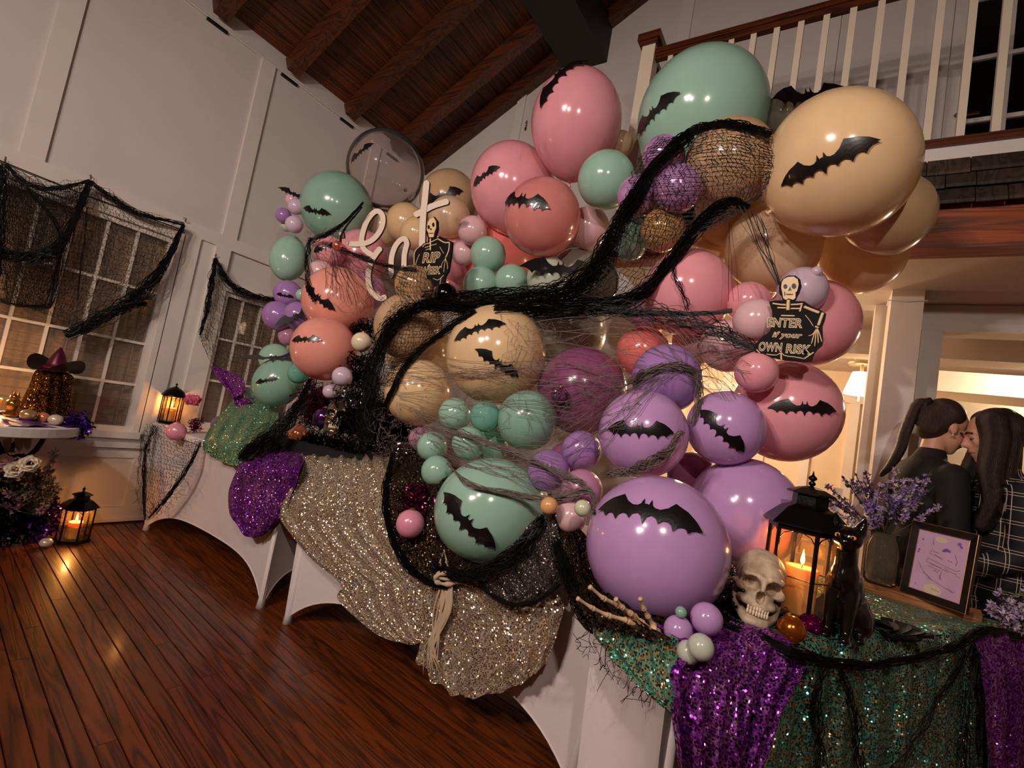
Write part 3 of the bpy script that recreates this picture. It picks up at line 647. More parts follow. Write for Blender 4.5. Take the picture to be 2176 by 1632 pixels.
# front to back, push each one back along its line of sight until it rests against those before it
order = sorted(range(len(BAL)), key=lambda i: BAL[i]['d']); done = []
for i in order:
    b = BAL[i]
    for it in range(60):
        c = pd(b['px'], b['py'], b['d']); r = b['rp']*b['d']/FOC; bad = 0
        for j in done:
            q = BAL[j]; dd = np.linalg.norm(c-q['c']); need = .86*(r+q['r'])
            if dd < need: bad = max(bad, need-dd)
        if bad < .004 or c[0] > 2.78: break
        b['d'] += max(.006, bad*.35)
    b['c'], b['r'] = c, r; done.append(i)
for b in BAL:
    c, r = b['c'], b['r']
    if b['ang'] is None:
        k = nrm(V((.75, random.uniform(-.4, .4), random.uniform(-.7, .1))))
    else:
        a = math.radians(b['ang']); k = nrm(CR*math.cos(a)+CU*math.sin(a)+CF*.25)
    o = bpy.data.objects.new('balloon', UBAL); COL.objects.link(o); o.location = tuple(c)
    o.rotation_mode = 'QUATERNION'; o.rotation_quaternion = Vector(tuple(-k)).to_track_quat('Z', 'Y'); o.scale = (r/math.sqrt(b['el']), r/math.sqrt(b['el']), r*b['el']**.6)
    o.material_slots[0].link = 'OBJECT'; o.material_slots[0].material = MATS['latex_'+b['m']]
    Rm = np.array(o.rotation_quaternion.to_matrix()); b['Mi'] = np.diag(1/np.array([o.scale[0], o.scale[1], o.scale[2]*(1.0 if b['el'] == 1 else 1.04)]))@Rm.T
    WLOC[o.name] = c; tag(o, b['label'], 'balloon', b['grp']); b['o'] = o
HC = {}
def hit(px, py, lim=9., skip=()):
    """First balloon met along a line of sight: distance, centre, radius."""
    r = ray(px, py)
    if 'M' not in HC: HC['M'] = np.array([b['Mi'] for b in BAL]); HC['o'] = np.array([b['Mi']@(CC-b['c']) for b in BAL]); HC['C'] = (HC['o']**2).sum(1)-1.0201
    rl = HC['M']@r; A = (rl*rl).sum(1); B = (HC['o']*rl).sum(1); D = B*B-A*HC['C']; t = np.where(D > 0, (-B-np.sqrt(np.maximum(D, 0)))/A, 1e9); t[t <= 0] = 1e9
    i = int(t.argmin()); return (float(t[i]), BAL[i]) if t[i] < lim else None

# ================================================================ paper bats
BATP = mat('bat_card', (16, 13, 12), .32, var=.4, vscale=20, coat=.3)
def bat_outline(n=56):
    T = [(0, .10), (.03, .09), (.055, .20), (.085, .085), (.13, .05), (.2, .05), (.3, .12), (.4, .27), (.47, .24), (.62, .2), (.8, .10), (1, -.06)]
    B = [(0, -.26), (.045, -.13), (.1, -.09), (.17, -.12), (.21, -.2), (.27, -.13), (.34, -.12), (.4, -.16), (.44, -.25), (.5, -.16), (.57, -.12), (.64, -.13), (.69, -.2), (.76, -.12), (.85, -.07), (1, -.065)]
    xs = sorted(set([round(v, 4) for v in np.linspace(0, 1, n//2)]+[p[0] for p in T]+[p[0] for p in B]))
    f = lambda L, x: float(np.interp(x, [p[0] for p in L], [p[1] for p in L]))
    return [(x, f(T, x), f(B, x)) for x in xs]
HALF = bat_outline(); BATC = [(-x, t, b) for x, t, b in HALF[::-1][:-1]]+HALF
def bat(px, py, wpx, ang, label, lim=9., d=None, yaw=0, fold=.10, asp=.88):
    """A card bat stuck on whatever balloon it meets, or hung at distance d."""
    h = hit(px, py, lim) if d is None else None
    a = math.radians(ang)
    if h:
        p = CC+ray(px, py)*h[0]; b = h[1]; n = nrm(p-b['c']); R = b['r']
    else:
        d = d or depth(px_(px, py, 2.0)); p = pd(px, py, d); n = nrm(-CF+CR*math.sin(math.radians(yaw))); R = None
    up = nrm(CU*math.cos(a)-CR*math.sin(a)); U = nrm(np.cross(up, n)); Vv = np.cross(n, U)
    if h and wpx*.575*float((p-CC)@CF)/FOC > 1.35*R: n = nrm(n*.5-CF); U = nrm(np.cross(up, n)); Vv = np.cross(n, U)
    s = wpx*.575*float((p-CC)@CF)/FOC
    if h: s /= max(.45, math.sqrt(max(.05, 1-(1-abs(n@nrm(CC-p)))*1.2)))
    top, bot = [], []
    G = []
    for k in range(5):
        row = []
        for x, t, bb in BATC:
            y = bb+(t-bb)*k/4; x2, y2 = x*s, y*s*asp; lift = .004+fold*s*abs(x)**1.5
            if R and s < 1.35*R:
                dv_ = nrm((p-b['c'])+U*x2+Vv*y2); q = b['c']+dv_*(1.012/np.linalg.norm(b['Mi']@dv_)+.3*lift)
            elif R: q = p+U*x2+Vv*y2+n*(.012+lift)
            else: q = p+U*x2+Vv*y2+n*lift
            row.append(q)
        G.append(row)
    mb = MB().grid(G); o = mb.build('paper_bat', BATP, smooth=False)
    so = o.modifiers.new('card', 'SOLIDIFY'); so.thickness = .0012
    return tag(o, label, 'paper bat', 'black paper bats')
for a in [
 (1748, 345, 196, 17, 'black bat on the largest cream balloon'), (1715, 208, 130, 12, 'black bat on the smoky balloon behind the largest cream one'),
 (1386, 240, 100, 25, 'black bat on the left of the largest mint balloon'), (1190, 155, 82, 40, 'black bat on top of the tall pink balloon'),
 (1028, 372, 60, 20, 'small bat at the left rim of the two-bat pink balloon'), (1108, 424, 124, -22, 'big bat lying on the sheer pink balloon'),
 (938, 415, 100, 14, 'wide bat on the tan balloon behind the letter t'), (766, 322, 50, 30, 'small bat on the big clear balloon'),
 (670, 448, 56, -15, 'bat on the dark mint balloon at the upper left'), (626, 414, 52, -20, 'bat above the grape-like cluster at the left tip'),
 (690, 525, 70, 15, 'bat on the pink balloon beside black net, upper left'), (654, 545, 50, 40, 'dark bat hanging over the tall mint balloon'),
 (605, 628, 36, -10, 'small bat on the purple balloon below the tall mint'), (630, 672, 80, 25, 'bat across the purple pair at the left edge'),
 (675, 632, 80, -38, 'slanted bat on the upper salmon balloon'), (648, 720, 62, 0, 'level bat on the lower salmon balloon'),
 (580, 764, 62, 5, 'bat on top of the two-bat mint balloon'), (565, 808, 44, 12, 'small bat on the face of the two-bat mint balloon'),
 (1014, 697, 102, 17, 'upper bat on the big central cream balloon'), (1058, 772, 110, -33, 'lower slanted bat on the big central cream balloon'),
 (1190, 572, 150, -2, 'bronze-black bat beside the net in the upper middle'), (1710, 866, 134, -3, 'black bat on the biggest pink balloon'),
 (1358, 912, 160, -1, 'level bat on the lavender balloon above the largest one'), (1533, 915, 150, -48, 'steep bat on the lavender balloon by the biggest pink'),
 (1372, 1082, 236, -5, 'wide bat across the top of the largest lavender balloon'), (990, 1110, 170, -44, 'slanted bat on the big front mint balloon'),
]: bat(*a)
bat(1118, 268, 22, 80, 'tiny bat edge-on at the left rim of the tall pink balloon')
# ================================================================ draped cloth, nets and ropes
def resamp(row, n): return crom(row, n)
def sheet(rows, nu, nv, amp=.01, folds=6, skew=0., fine=.004, seed=0, wgt=None, out=None):
    """A cloth through rows of points, with folds raised along its own normal."""
    R = [resamp(r, nu) for r in rows]; G = []
    cols = [crom([R[j][i] for j in range(len(R))], nv) for i in range(nu)]
    P = np.array(cols).transpose(1, 0, 2)                      # nv, nu, 3
    du = np.gradient(P, axis=1); dv = np.gradient(P, axis=0); N = np.cross(du, dv); N /= np.linalg.norm(N, axis=2, keepdims=True)+1e-9
    flip = np.sign((N*(CC-P)).sum(2, keepdims=True)); N *= flip
    rg = np.random.RandomState(seed); ph = rg.rand(8)*6.28
    U, W = np.meshgrid(np.linspace(0, 1, nu), np.linspace(0, 1, nv))
    f = np.sin(2*math.pi*folds*(U+skew*W)+ph[0]+1.2*np.sin(3*W+ph[1])+.8*np.sin(5*U+ph[2]))*.6+np.sin(2*math.pi*folds*1.9*(U+skew*W)+ph[3]+2*W)*.3
    f = f*(wgt(U, W) if wgt else (.35+.65*W)); f = amp*f+fine*(np.sin(23*U+9*W+ph[4])*np.sin(17*W-5*U+ph[5]))
    Q = P+N*f[..., None]
    return [list(r) for r in Q]
def cloth(name, label, cat, m, rows, nu=60, nv=40, grp=None, parent=None, **k):
    o = MB().grid(sheet(rows, nu, nv, **k)).build(name, m, parent, smooth=True)
    return o if parent is not None else tag(o, label, cat, grp)
def hug_depth(px, py, base, gap=.012):
    h = hit(px, py); return min(base, h[0]-gap) if h and h[0]-gap < base+.6 else base
def sticks(mb, A, r, n=3):
    """Thin threads along point lists, merged."""
    for pts in A: mb.tube(pts, r, n, caps=False)
def net(mb, rows, nu, nv, r=.0011, x=None, hug=True, jit=.32, drop=.05, seed=0, plane=None, relax=6, diag=True, gap=.012):
    """A knotted net through rows of picture points, laid over the balloons it covers."""
    rg = np.random.RandomState(seed)
    R = [crom([(p[0], p[1], p[2] if len(p) > 2 else (x or 2.)) for p in r0], nu) for r0 in rows]
    P = np.array([crom([R[j][i] for j in range(len(R))], nv) for i in range(nu)]).transpose(1, 0, 2)
    cu = np.abs(np.gradient(P[..., :2], axis=1)).mean(); cv = np.abs(np.gradient(P[..., :2], axis=0)).mean()
    P[..., 0] += rg.uniform(-1, 1, P.shape[:2])*jit*cu*1.4; P[..., 1] += rg.uniform(-1, 1, P.shape[:2])*jit*cv*1.4
    if diag:
        P[1::2, :-1, 0] = .5*(P[1::2, :-1, 0]+P[1::2, 1:, 0]); P[1::2, :-1, 1] = .5*(P[1::2, :-1, 1]+P[1::2, 1:, 1])
    if plane: Q = np.array([[plane(a[0], a[1]) for a in row] for row in P])
    else:
        D = np.array([[depth(px_(a[0], a[1], a[2])) for a in row] for row in P])
        if hug:
            H = np.array([[(hit(a[0], a[1]) or (9,))[0]-gap for a in row] for row in P]); D = np.minimum(D, H)
            for _ in range(relax):
                E = D.copy(); E[1:-1, :] = (D[:-2, :]+D[2:, :]+2*D[1:-1, :])/4; E[:, 1:-1] = (E[:, :-2]+E[:, 2:]+2*E[:, 1:-1])/4; D = np.minimum(E, H)
        Q = np.array([[pd(P[j, i, 0], P[j, i, 1], D[j, i]) for i in range(nu)] for j in range(nv)])
    for j in range(nv):
        for i in range(nu):
            if i+1 < nu and rg.rand() > drop and not (diag and j % 2 and False): seg(mb, Q[j, i], Q[j, i+1], r*rg.uniform(.7, 1.4))
            if j+1 < nv and rg.rand() > drop: seg(mb, Q[j, i], Q[j+1, i], r*rg.uniform(.7, 1.4))
            if diag and j+1 < nv and i+1 < nu and rg.rand() < .25: seg(mb, Q[j, i], Q[j+1, i+1], r*.8)
    return Q
def seg(mb, a, b, r):
    d = b-a; u, w, _ = frame(d); k = len(mb.v)
    for p in (a, b):
        for q in (0, 2.094, 4.189): mb.v.append(tuple(p+(u*math.cos(q)+w*math.sin(q))*r))
    mb.f += [(k, k+1, k+4, k+3), (k+1, k+2, k+5, k+4), (k+2, k, k+3, k+5)]
def path(pts, n, x=2., gap=.02, hug=True, rl=8):
    P = crom([(p[0], p[1], p[2] if len(p) > 2 else x) for p in pts], n)
    D = np.array([depth(px_(p[0], p[1], p[2])) for p in P])
    if hug:
        H = np.array([(hit(p[0], p[1]) or (9,))[0]-gap for p in P]); D = np.minimum(D, H)
        for _ in range(rl):
            E = D.copy(); E[1:-1] = (D[:-2]+D[2:]+2*D[1:-1])/4; D = np.minimum(E, H)
    return [pd(p[0], p[1], d) for p, d in zip(P, D)]
def rope(mb, pts, n=40, spread=.03, r=.0016, ns=34, seed=0, world=None, taper=(1, 1), frizz=.3, **k):
    """A gathered bundle of net threads along a path."""
    rg = np.random.RandomState(seed); C = world if world is not None else path(pts, ns, **k); C = [V(c) for c in C]; ns = len(C); T = np.linspace(0, 1, ns)
    sp = np.array(spread if hasattr(spread, '__len__') else [spread]*3, float); sp = np.interp(T, np.linspace(0, 1, len(sp)), sp)
    for s in range(n):
        a0 = rg.rand()*6.28; rad = rg.rand()**.6; f1, f2 = rg.uniform(1, 4, 2); p1, p2 = rg.rand(2)*6.28; i0 = int(rg.rand()*ns*.25) if rg.rand() < .4 else 0; i1 = ns-(int(rg.rand()*ns*.25) if rg.rand() < .4 else 0)
        if i1-i0 < 4: continue
        L = []
        for i in range(i0, i1):
            d = nrm(C[min(i+1, ns-1)]-C[max(i-1, 0)]); u = nrm(np.cross(d, CF)); w = np.cross(d, u)
            aa = a0+1.2*math.sin(f1*6.28*T[i]+p1); rr = sp[i]*(rad+frizz*math.sin(f2*6.28*T[i]+p2))
            L.append(C[i]+u*(rr*math.cos(aa))+w*(rr*.55*math.sin(aa))+rg.normal(0, sp[i]*.05, 3))
        mb.tube(L, r*rg.uniform(.6, 1.6), 3, caps=False)
def fan(mb, A, B, n, r=.0009, x=2., seed=0, pts=12, jit=5, branch=0., sag=0, gap=.01, **k):
    """Single threads strung from one line of points to another."""
    rg = np.random.RandomState(seed); a = crom(A, n); b = crom(B, n)
    for i in range(n):
        p, q = a[i]+rg.normal(0, 3, len(a[i])) if len(a[i]) == 2 else a[i], b[i]; p = V(p); q = V(q); L = []
        for t in np.linspace(0, 1, 5):
            z = p+(q-p)*t; z = z.copy(); z[:2] += rg.normal(0, jit, 2)*math.sin(math.pi*t); z[1] += sag*math.sin(math.pi*t); L.append(tuple(z))
        W = path(L, pts, x=x, gap=gap, **k); mb.tube(W, r*rg.uniform(.6, 1.5), 3, caps=False)
        for j in range(len(W)-1):
            if rg.rand() < branch:
                e = W[j]+rg.normal(0, .022, 3); mid = (W[j]+e)/2+rg.normal(0, .004, 3); mb.tube([W[j], mid, e], r*.8, 3, caps=False)
NETM = mat('black_net', (14, 12, 11), .5, var=.4, vscale=30, spec=.25)
GREYM = mat('grey_cobweb', (104, 92, 86), .8, var=.3, vscale=40)
TIEM = mat('linen', (196, 170, 144), .8, var=.1)
TEAL = sequin('sequin_teal', [(36, 120, 100), (110, 206, 178), (206, 190, 130), (96, 190, 172)], 0.0062, base=.45)
PURP = sequin('sequin_purple', [(74, 24, 104), (132, 62, 160), (170, 92, 180), (206, 150, 206)], 0.0068, tilt=.65, base=.4)
CHAMP = sequin('sequin_champagne', [(176, 154, 142), (228, 214, 204), (232, 196, 146), (214, 216, 214)], 0.0062, base=.45)
BLKS = sequin('sequin_black', [(14, 11, 12), (34, 27, 26), (120, 98, 78), (56, 54, 58)], 0.0060, base=.25, tilt=.6)
TEALB = sequin('sequin_teal_bronze', [(30, 96, 84), (110, 214, 196), (200, 160, 104), (140, 220, 216)], 0.0064, base=.45)
MAGS = sequin('sequin_magenta', [(60, 8, 36), (150, 30, 90), (120, 40, 110)], .0045)
CL = 'sequin cloths on the tables'
f = lambda x, *P: [px_(a, b, x) for a, b in P]
cloth('sequin_cloth', 'teal sequin cloth at the far end of the tables', 'cloth', TEAL, [f(2.05, (498, 850), (540, 846), (592, 868)), f(1.85, (462, 890), (525, 888), (590, 905)), f(1.63, (436, 928), (500, 936), (570, 935)), f(1.615, (428, 955), (490, 988), (535, 975))], 70, 50, CL, amp=.014, folds=5, seed=1)
cloth('sequin_cloth', 'purple sequin swag hanging from the far table', 'cloth', PURP, [f(1.80, (548, 945), (595, 943), (655, 962)), f(1.60, (508, 985), (570, 985), (640, 992)), f(1.60, (486, 1035), (560, 1040), (628, 1036)), f(1.595, (486, 1085), (552, 1095), (612, 1072)), f(1.605, (512, 1125), (548, 1134), (590, 1108)), f(1.615, (536, 1138), (548, 1139), (562, 1134))], 80, 60, CL, amp=.018, folds=6, skew=.1, seed=2)
cloth('sequin_cloth', 'champagne sequin cloth spread over the middle table front', 'cloth', CHAMP, [f(1.95, (648, 958), (735, 962), (832, 972)), f(1.72, (640, 970), (735, 976), (834, 986)), f(1.645, (626, 1010), (725, 1010), (840, 1015)), f(1.605, (605, 1052), (720, 1060), (852, 1065)), f(1.60, (588, 1094), (715, 1118), (872, 1130)), f(1.605, (650, 1182), (765, 1190), (905, 1200)), f(1.61, (722, 1240), (820, 1245), (948, 1235)), f(1.61, (722, 1275), (825, 1295), (942, 1275)), f(1.62, (800, 1345), (858, 1352), (922, 1320)), f(1.625, (862, 1368), (885, 1368), (908, 1350))], 110, 90, CL, amp=.016, folds=7, skew=-.25, seed=3, wgt=lambda U, W: .5+.5*np.sin(math.pi*np.clip(W*1.1, 0, 1)))
ch2 = cloth('sequin_cloth', 'champagne sequin fan gathered by a linen tie', 'cloth', CHAMP, [f(1.57, (935, 1222), (957, 1232), (984, 1220)), f(1.585, (922, 1265), (965, 1275), (1050, 1262), (1110, 1235)), f(1.60, (905, 1310), (955, 1335), (1085, 1330), (1192, 1272)), f(1.605, (893, 1355), (945, 1400), (1090, 1400), (1188, 1330)), f(1.61, (882, 1395), (952, 1440), (1085, 1440), (1172, 1380)), f(1.615, (885, 1402), (968, 1478), (1085, 1463), (1160, 1412))], 90, 70, CL, amp=.02, folds=7, seed=4, wgt=lambda U, W: .15+.85*W**.7)
tb = MB()
a0 = px_(955, 1226, 1.545)
tb.tube([a0+CR*(.052*math.cos(t))+CU*(.022*math.sin(t))-CF*(.02*math.sin(t*.5)) for t in np.linspace(-.3, 6.1, 26)], [.008+.003*math.sin(i*1.7) for i in range(26)], 8)
tb.tube([a0+CR*(.046*math.cos(t))+CU*(.016*math.sin(t)+.012)-CF*.012 for t in np.linspace(2.4, 6.6, 20)], .006, 8)
tb.tube([px_(x, y, 1.55) for x, y in ((945, 1226), (935, 1195), (944, 1170), (952, 1205), (962, 1222))], [.006, .005, .003, .005, .006], 6)
tb.smooth = True; tie = tag(tb.build('linen_tie', TIEM), 'beige linen tie knotted round the champagne cloth', 'tie')
rg = random.Random(2); tl = MB()
for i in range(16):
    x0 = 948+rg.uniform(-10, 12); L = [px_(x0, 1240, 1.55), px_(x0-10+rg.uniform(-8, 8), 1300, 1.56), px_(925+rg.uniform(-22, 14), 1370, 1.57), px_(912+rg.uniform(-16, 26), 1400+rg.uniform(0, 42), 1.58)]
    tl.tube(crom(L, 10), [.0045, .005, .005, .0045, .004, .004, .003, .003, .002, .001], 5)
tl.build('tassel', TIEM, tie, smooth=True)
cloth('sequin_cloth', 'black sparkling swag left of the front mint balloon', 'cloth', BLKS, [f(1.78, (832, 960), (895, 956), (960, 975)), f(1.62, (822, 1010), (880, 1005), (950, 1015)), f(1.575, (818, 1070), (880, 1075), (960, 1080)), f(1.565, (830, 1140), (890, 1150), (975, 1140)), f(1.56, (868, 1205), (925, 1212), (1000, 1195)), f(1.555, (925, 1243), (955, 1243), (1010, 1215))], 80, 60, CL, amp=.016, folds=6, skew=.3, seed=5)
cloth('sequin_cloth', 'dark silver sequin swag under the front mint balloon', 'cloth', sequin('sequin_smoke', [(40, 34, 32), (120, 106, 98), (150, 140, 140), (80, 90, 92)], .0043), [f(1.56, (1005, 1216), (1075, 1170), (1140, 1100), (1180, 1082)), f(1.545, (1018, 1240), (1085, 1220), (1150, 1170), (1186, 1140)), f(1.54, (1045, 1268), (1105, 1262), (1160, 1235), (1190, 1190)), f(1.555, (1080, 1280), (1115, 1284), (1160, 1262), (1192, 1215))], 70, 40, CL, amp=.012, folds=5, seed=6)
cloth('sequin_cloth', 'black sparkling fall between front mint and largest lavender balloon', 'cloth', BLKS, [f(1.62, (1152, 1082), (1172, 1082), (1198, 1094)), f(1.56, (1166, 1150), (1205, 1150), (1255, 1150)), f(1.50, (1182, 1220), (1225, 1226), (1285, 1235)), [ps(1208, 1275, .07), ps(1275, 1290, .07), ps(1345, 1300, .07)], [ps(1246, 1330, .07), ps(1320, 1342, .07), ps(1425, 1362, .07)]], 80, 60, CL, amp=.016, folds=6, skew=.2, seed=7)
cloth('sequin_cloth', 'teal and bronze sequin corner over the gap between tables', 'cloth', TEALB, [[ps(a, b, .05) for a, b in r] for r in (((1240, 1306), (1320, 1326), (1440, 1356)), ((1262, 1350), (1345, 1372), (1438, 1396)), ((1300, 1402), (1365, 1420), (1436, 1446)), ((1350, 1450), (1395, 1470), (1434, 1488)), ((1410, 1500), (1422, 1508), (1434, 1514)))], 60, 40, CL, amp=.012, folds=4, seed=8)
cloth('sequin_cloth', 'black sparkling cloth under the skeleton hand on the near table corner', 'cloth', BLKS, [[onC(-.045, .36, TH-.05), onC(-.03, .2, TH-.04), onC(-.035, -.02, TH-.06)], [onC(.0, .34, TH+.012), onC(.0, .2, TH+.012), onC(.0, -.01, TH+.012)], [onC(.2, .36, TH+.012), onC(.2, .2, TH+.013), onC(.2, -.01, TH+.012)], [onC(.45, .36, TH+.013), onC(.45, .2, TH+.013), onC(.45, -.01, TH+.013)]], 40, 40, CL, amp=.004, folds=5, seed=13, fine=.001)
c_ = lambda off, *P: [pc(a, b, off) for a, b in P]
cloth('sequin_cloth', 'purple sequin swag on the near table under the skull', 'cloth', PURP, [[onC(l, .05, TH+.022) for l in (-.02, .1, .24, .36)], [onC(l, -.055, TH+.024) for l in (-.03, .1, .22, .34)], c_(.085, (1428, 1420), (1525, 1422), (1610, 1420), (1706, 1418)), c_(.1, (1424, 1470), (1515, 1490), (1595, 1470), (1692, 1440)), c_(.11, (1428, 1550), (1510, 1580), (1582, 1550), (1660, 1490)), c_(.105, (1450, 1640), (1505, 1670), (1565, 1640), (1618, 1570)), c_(.095, (1485, 1730), (1515, 1740), (1550, 1720), (1588, 1650))], 110, 90, CL, amp=.03, folds=6, skew=.12, seed=9)
cloth('sequin_cloth', 'teal and bronze sequin cloth on the near table front', 'cloth', TEALB, [[onC(l, w_, z) for l in (.3, .6, .95, 1.3, 1.76)] for w_, z in ((.04, TH+.017), (-.035, TH+.012), (-.05, TH-.1), (-.055, .38), (-.06, .03))], 130, 70, CL, amp=.022, folds=9, seed=10)
cloth('sequin_cloth', 'teal sequin runner lying on the near table top', 'cloth', TEALB, [[onC(.42, .36, TH+.012), onC(1.1, .52, TH+.012), onC(1.7, .53, TH+.012)], [onC(.36, .25, TH+.012), onC(1.1, .26, TH+.012), onC(1.72, .26, TH+.012)], [onC(.3, -.035, TH+.016), onC(1.05, -.038, TH+.012), onC(1.76, -.035, TH+.012)]], 60, 30, CL, amp=.002, folds=7, seed=11, fine=.001)
cloth('sequin_cloth', 'purple sequin drop at the right edge of the picture', 'cloth', PURP, [c_(.075, (2066, 1352), (2110, 1338), (2160, 1345), (2215, 1372)), c_(.1, (2084, 1430), (2135, 1425), (2180, 1430), (2240, 1450)), c_(.115, (2094, 1540), (2145, 1545), (2195, 1545), (2260, 1550)), c_(.115, (2104, 1700), (2155, 1710), (2210, 1710), (2280, 1700)), c_(.11, (2110, 1850), (2160, 1860), (2215, 1860), (2290, 1850))], 60, 50, CL, amp=.022, folds=5, seed=12)
# ---------------------------------------------------------------- the great black net over the garland
t = thing('party_net', 'black fishing net gathered across the balloon garland', 'net', px_(1050, 650, 2.0))
b = MB(); net(b, [[(1400, 292), (1450, 290), (1545, 262), (1640, 292)], [(1350, 350), (1440, 345), (1545, 335), (1640, 345)], [(1325, 425), (1430, 430), (1545, 420), (1628, 400)], [(1300, 500), (1400, 520), (1500, 490), (1590, 440)]], 30, 30, .0013, 1.95, seed=1); b.build('net_panel', NETM, t)
b = MB(); net(b, [[(1325, 425), (1400, 440), (1480, 450), (1585, 440)], [(1290, 510), (1370, 540), (1430, 540), (1490, 490)], [(1240, 590), (1310, 620), (1350, 620), (1400, 575)], [(1130, 640), (1220, 650), (1270, 650), (1345, 640)]], 24, 24, .0012, 1.95, seed=2); b.build('net_panel', NETM, t)
b = MB(); net(b, [[(840, 640), (900, 640), (960, 645), (1010, 655)], [(805, 690), (870, 690), (930, 690), (985, 672)], [(795, 750), (850, 760), (895, 745), (935, 712)], [(790, 810), (820, 820), (845, 810), (865, 770)]], 26, 26, .0013, 1.75, seed=3); b.build('net_panel', NETM, t)
b = MB(); net(b, [[(860, 570), (885, 565), (915, 580)], [(842, 610), (880, 610), (925, 610)], [(850, 640), (885, 645), (920, 635)]], 12, 9, .0012, 1.85, seed=4); b.build('net_panel', NETM, t)
b = MB()
rope(b, [(1470, 288), (1400, 345), (1350, 420), (1310, 490), (1270, 565), (1205, 622), (1110, 640), (1000, 640), (900, 642)], 95, [.03, .022, .034, .045, .06, .06, .07, .05], .0018, 50, 1, x=1.95)
rope(b, [(1640, 285), (1545, 262), (1460, 285), (1400, 345)], 60, [.015, .02, .02], .0015, 34, 2, x=1.95)
rope(b, [(1590, 440), (1545, 432), (1490, 475), (1420, 560), (1350, 635), (1200, 655), (1050, 655)], 75, [.012, .025, .025, .025, .045, .045], .0017, 44, 3, x=1.95)
rope(b, [(1010, 652), (900, 650), (835, 690), (800, 760), (785, 850), (770, 940)], 85, [.045, .03, .035, .04, .05, .06], .0017, 40, 4, x=1.72)
rope(b, [(1010, 660), (930, 715), (870, 765), (835, 830), (800, 900)], 40, [.02, .014, .014, .02], .0016, 30, 5, x=1.72)
rope(b, [(1200, 650), (1350, 665), (1480, 667), (1556, 660)], 30, [.03, .012, .008], .0013, 30, 6, x=1.95)
rope(b, [(1250, 655), (1380, 665), (1490, 690), (1560, 718), (1610, 742)], 26, [.05, .05, .04, .012], .0012, 32, 7, x=1.92)
b.build('gathered_rope', NETM, t)
b = MB(); fan(b, [(1330, 650), (1440, 660), (1480, 740), (1460, 800)], [(1604, 738), (1608, 740), (1608, 742), (1606, 744)], 18, .0010, 1.9, 1, branch=.1)
fan(b, [(1560, 440), (1585, 440), (1605, 450), (1620, 470)], [(1652, 606), (1656, 606), (1658, 606), (1660, 606)], 9, .0014, 1.9, 2, jit=3)
fan(b, [(1545, 470), (1560, 480)], [(1548, 640), (1570, 640)], 3, .0010, 1.95, 3, jit=2)
rope(b, [(1430, 535), (1432, 580), (1450, 620), (1462, 660)], 8, .012, .0011, 20, 8, x=1.95)
b.build('net_strings', NETM, t)
# upper left net
t = thing('party_net', 'black net strung over the upper left balloons and letters', 'net', px_(720, 520, 2.0)); b = MB()
rope(b, [(772, 430), (735, 470), (700, 495), (655, 512)], 26, [.006, .012, .02, .025], .0016, 24, 11, x=1.98)
rope(b, [(770, 440), (730, 490), (722, 530)], 14, [.005, .008, .012], .0014, 20, 12, x=1.98)
rope(b, [(722, 530), (790, 555), (850, 570), (885, 572)], 26, [.02, .014, .012], .0015, 24, 13, x=1.95)
rope(b, [(660, 505), (652, 550), (656, 610), (668, 640)], 18, [.02, .02, .012], .0014, 24, 14, x=1.95)
fan(b, [(706, 530), (712, 530), (724, 530), (728, 528)], [(690, 620), (760, 650), (830, 640), (880, 590)], 26, .0011, 1.95, 15, branch=.15)
net(b, [[(655, 500), (700, 490), (740, 490)], [(650, 530), (690, 535), (725, 545)], [(690, 580), (760, 590), (850, 590)], [(690, 660), (760, 660), (810, 640)]], 16, 14, .0007, 1.97, seed=16, drop=.5, jit=.7)
b.build('net_threads', NETM, t)
# grey cobweb
t = thing('grey_cobweb', 'grey stretchy cobweb over the middle balloons', 'cobweb', px_(1250, 800, 1.9)); b = MB()
fan(b, [(800, 770), (830, 800), (850, 860)], [(1180, 770), (1180, 800), (1230, 900)], 20, .0010, 1.8, 21, branch=.25, jit=13, pts=18)
fan(b, [(1130, 690), (1140, 800), (1160, 900)], [(1350, 690), (1380, 790), (1420, 780)], 24, .0009, 1.85, 22, branch=.25, jit=13, pts=18)
fan(b, [(1150, 830), (1180, 930), (1220, 1000)], [(1370, 800), (1400, 800), (1440, 790)], 18, .0010, 1.85, 23, branch=.3, jit=13, pts=16)
fan(b, [(1330, 700), (1400, 690), (1470, 710)], [(1500, 830), (1560, 850), (1600, 780)], 16, .0010, 1.85, 24, branch=.4, jit=13, pts=14)
rope(b, [(1350, 815), (1370, 790), (1420, 778), (1475, 790), (1485, 850), (1470, 900)], 30, [.012, .014, .016, .012], .0011, 30, 25, x=1.8)
rope(b, [(1450, 915), (1420, 960), (1380, 985), (1340, 1003), (1290, 1010)], 26, [.008, .016, .016, .012], .0013, 30, 26, x=1.6, frizz=.6)
fan(b, [(880, 860), (900, 910), (930, 960)], [(1180, 930), (1200, 1010), (1230, 1050)], 18, .0010, 1.62, 27, branch=.3, jit=13, pts=18, sag=15)
rope(b, [(905, 905), (990, 925), (1090, 960), (1180, 1000), (1245, 1030)], 22, [.006, .01, .012, .01], .0011, 30, 28, x=1.6)
rope(b, [(950, 985), (1000, 1030), (1090, 1050), (1170, 1062), (1250, 1045), (1262, 1090)], 26, [.005, .01, .01, .014, .012], .0012, 34, 29, x=1.55, frizz=.5)
net(b, [[(1060, 668), (1120, 685), (1200, 690), (1340, 690)], [(1080, 740), (1130, 750), (1200, 760), (1340, 760)], [(1000, 830), (1100, 830), (1200, 850), (1350, 860)], [(960, 900), (1100, 910), (1200, 920), (1300, 930)]], 22, 16, .0006, 1.9, seed=30, drop=.45, jit=.9)
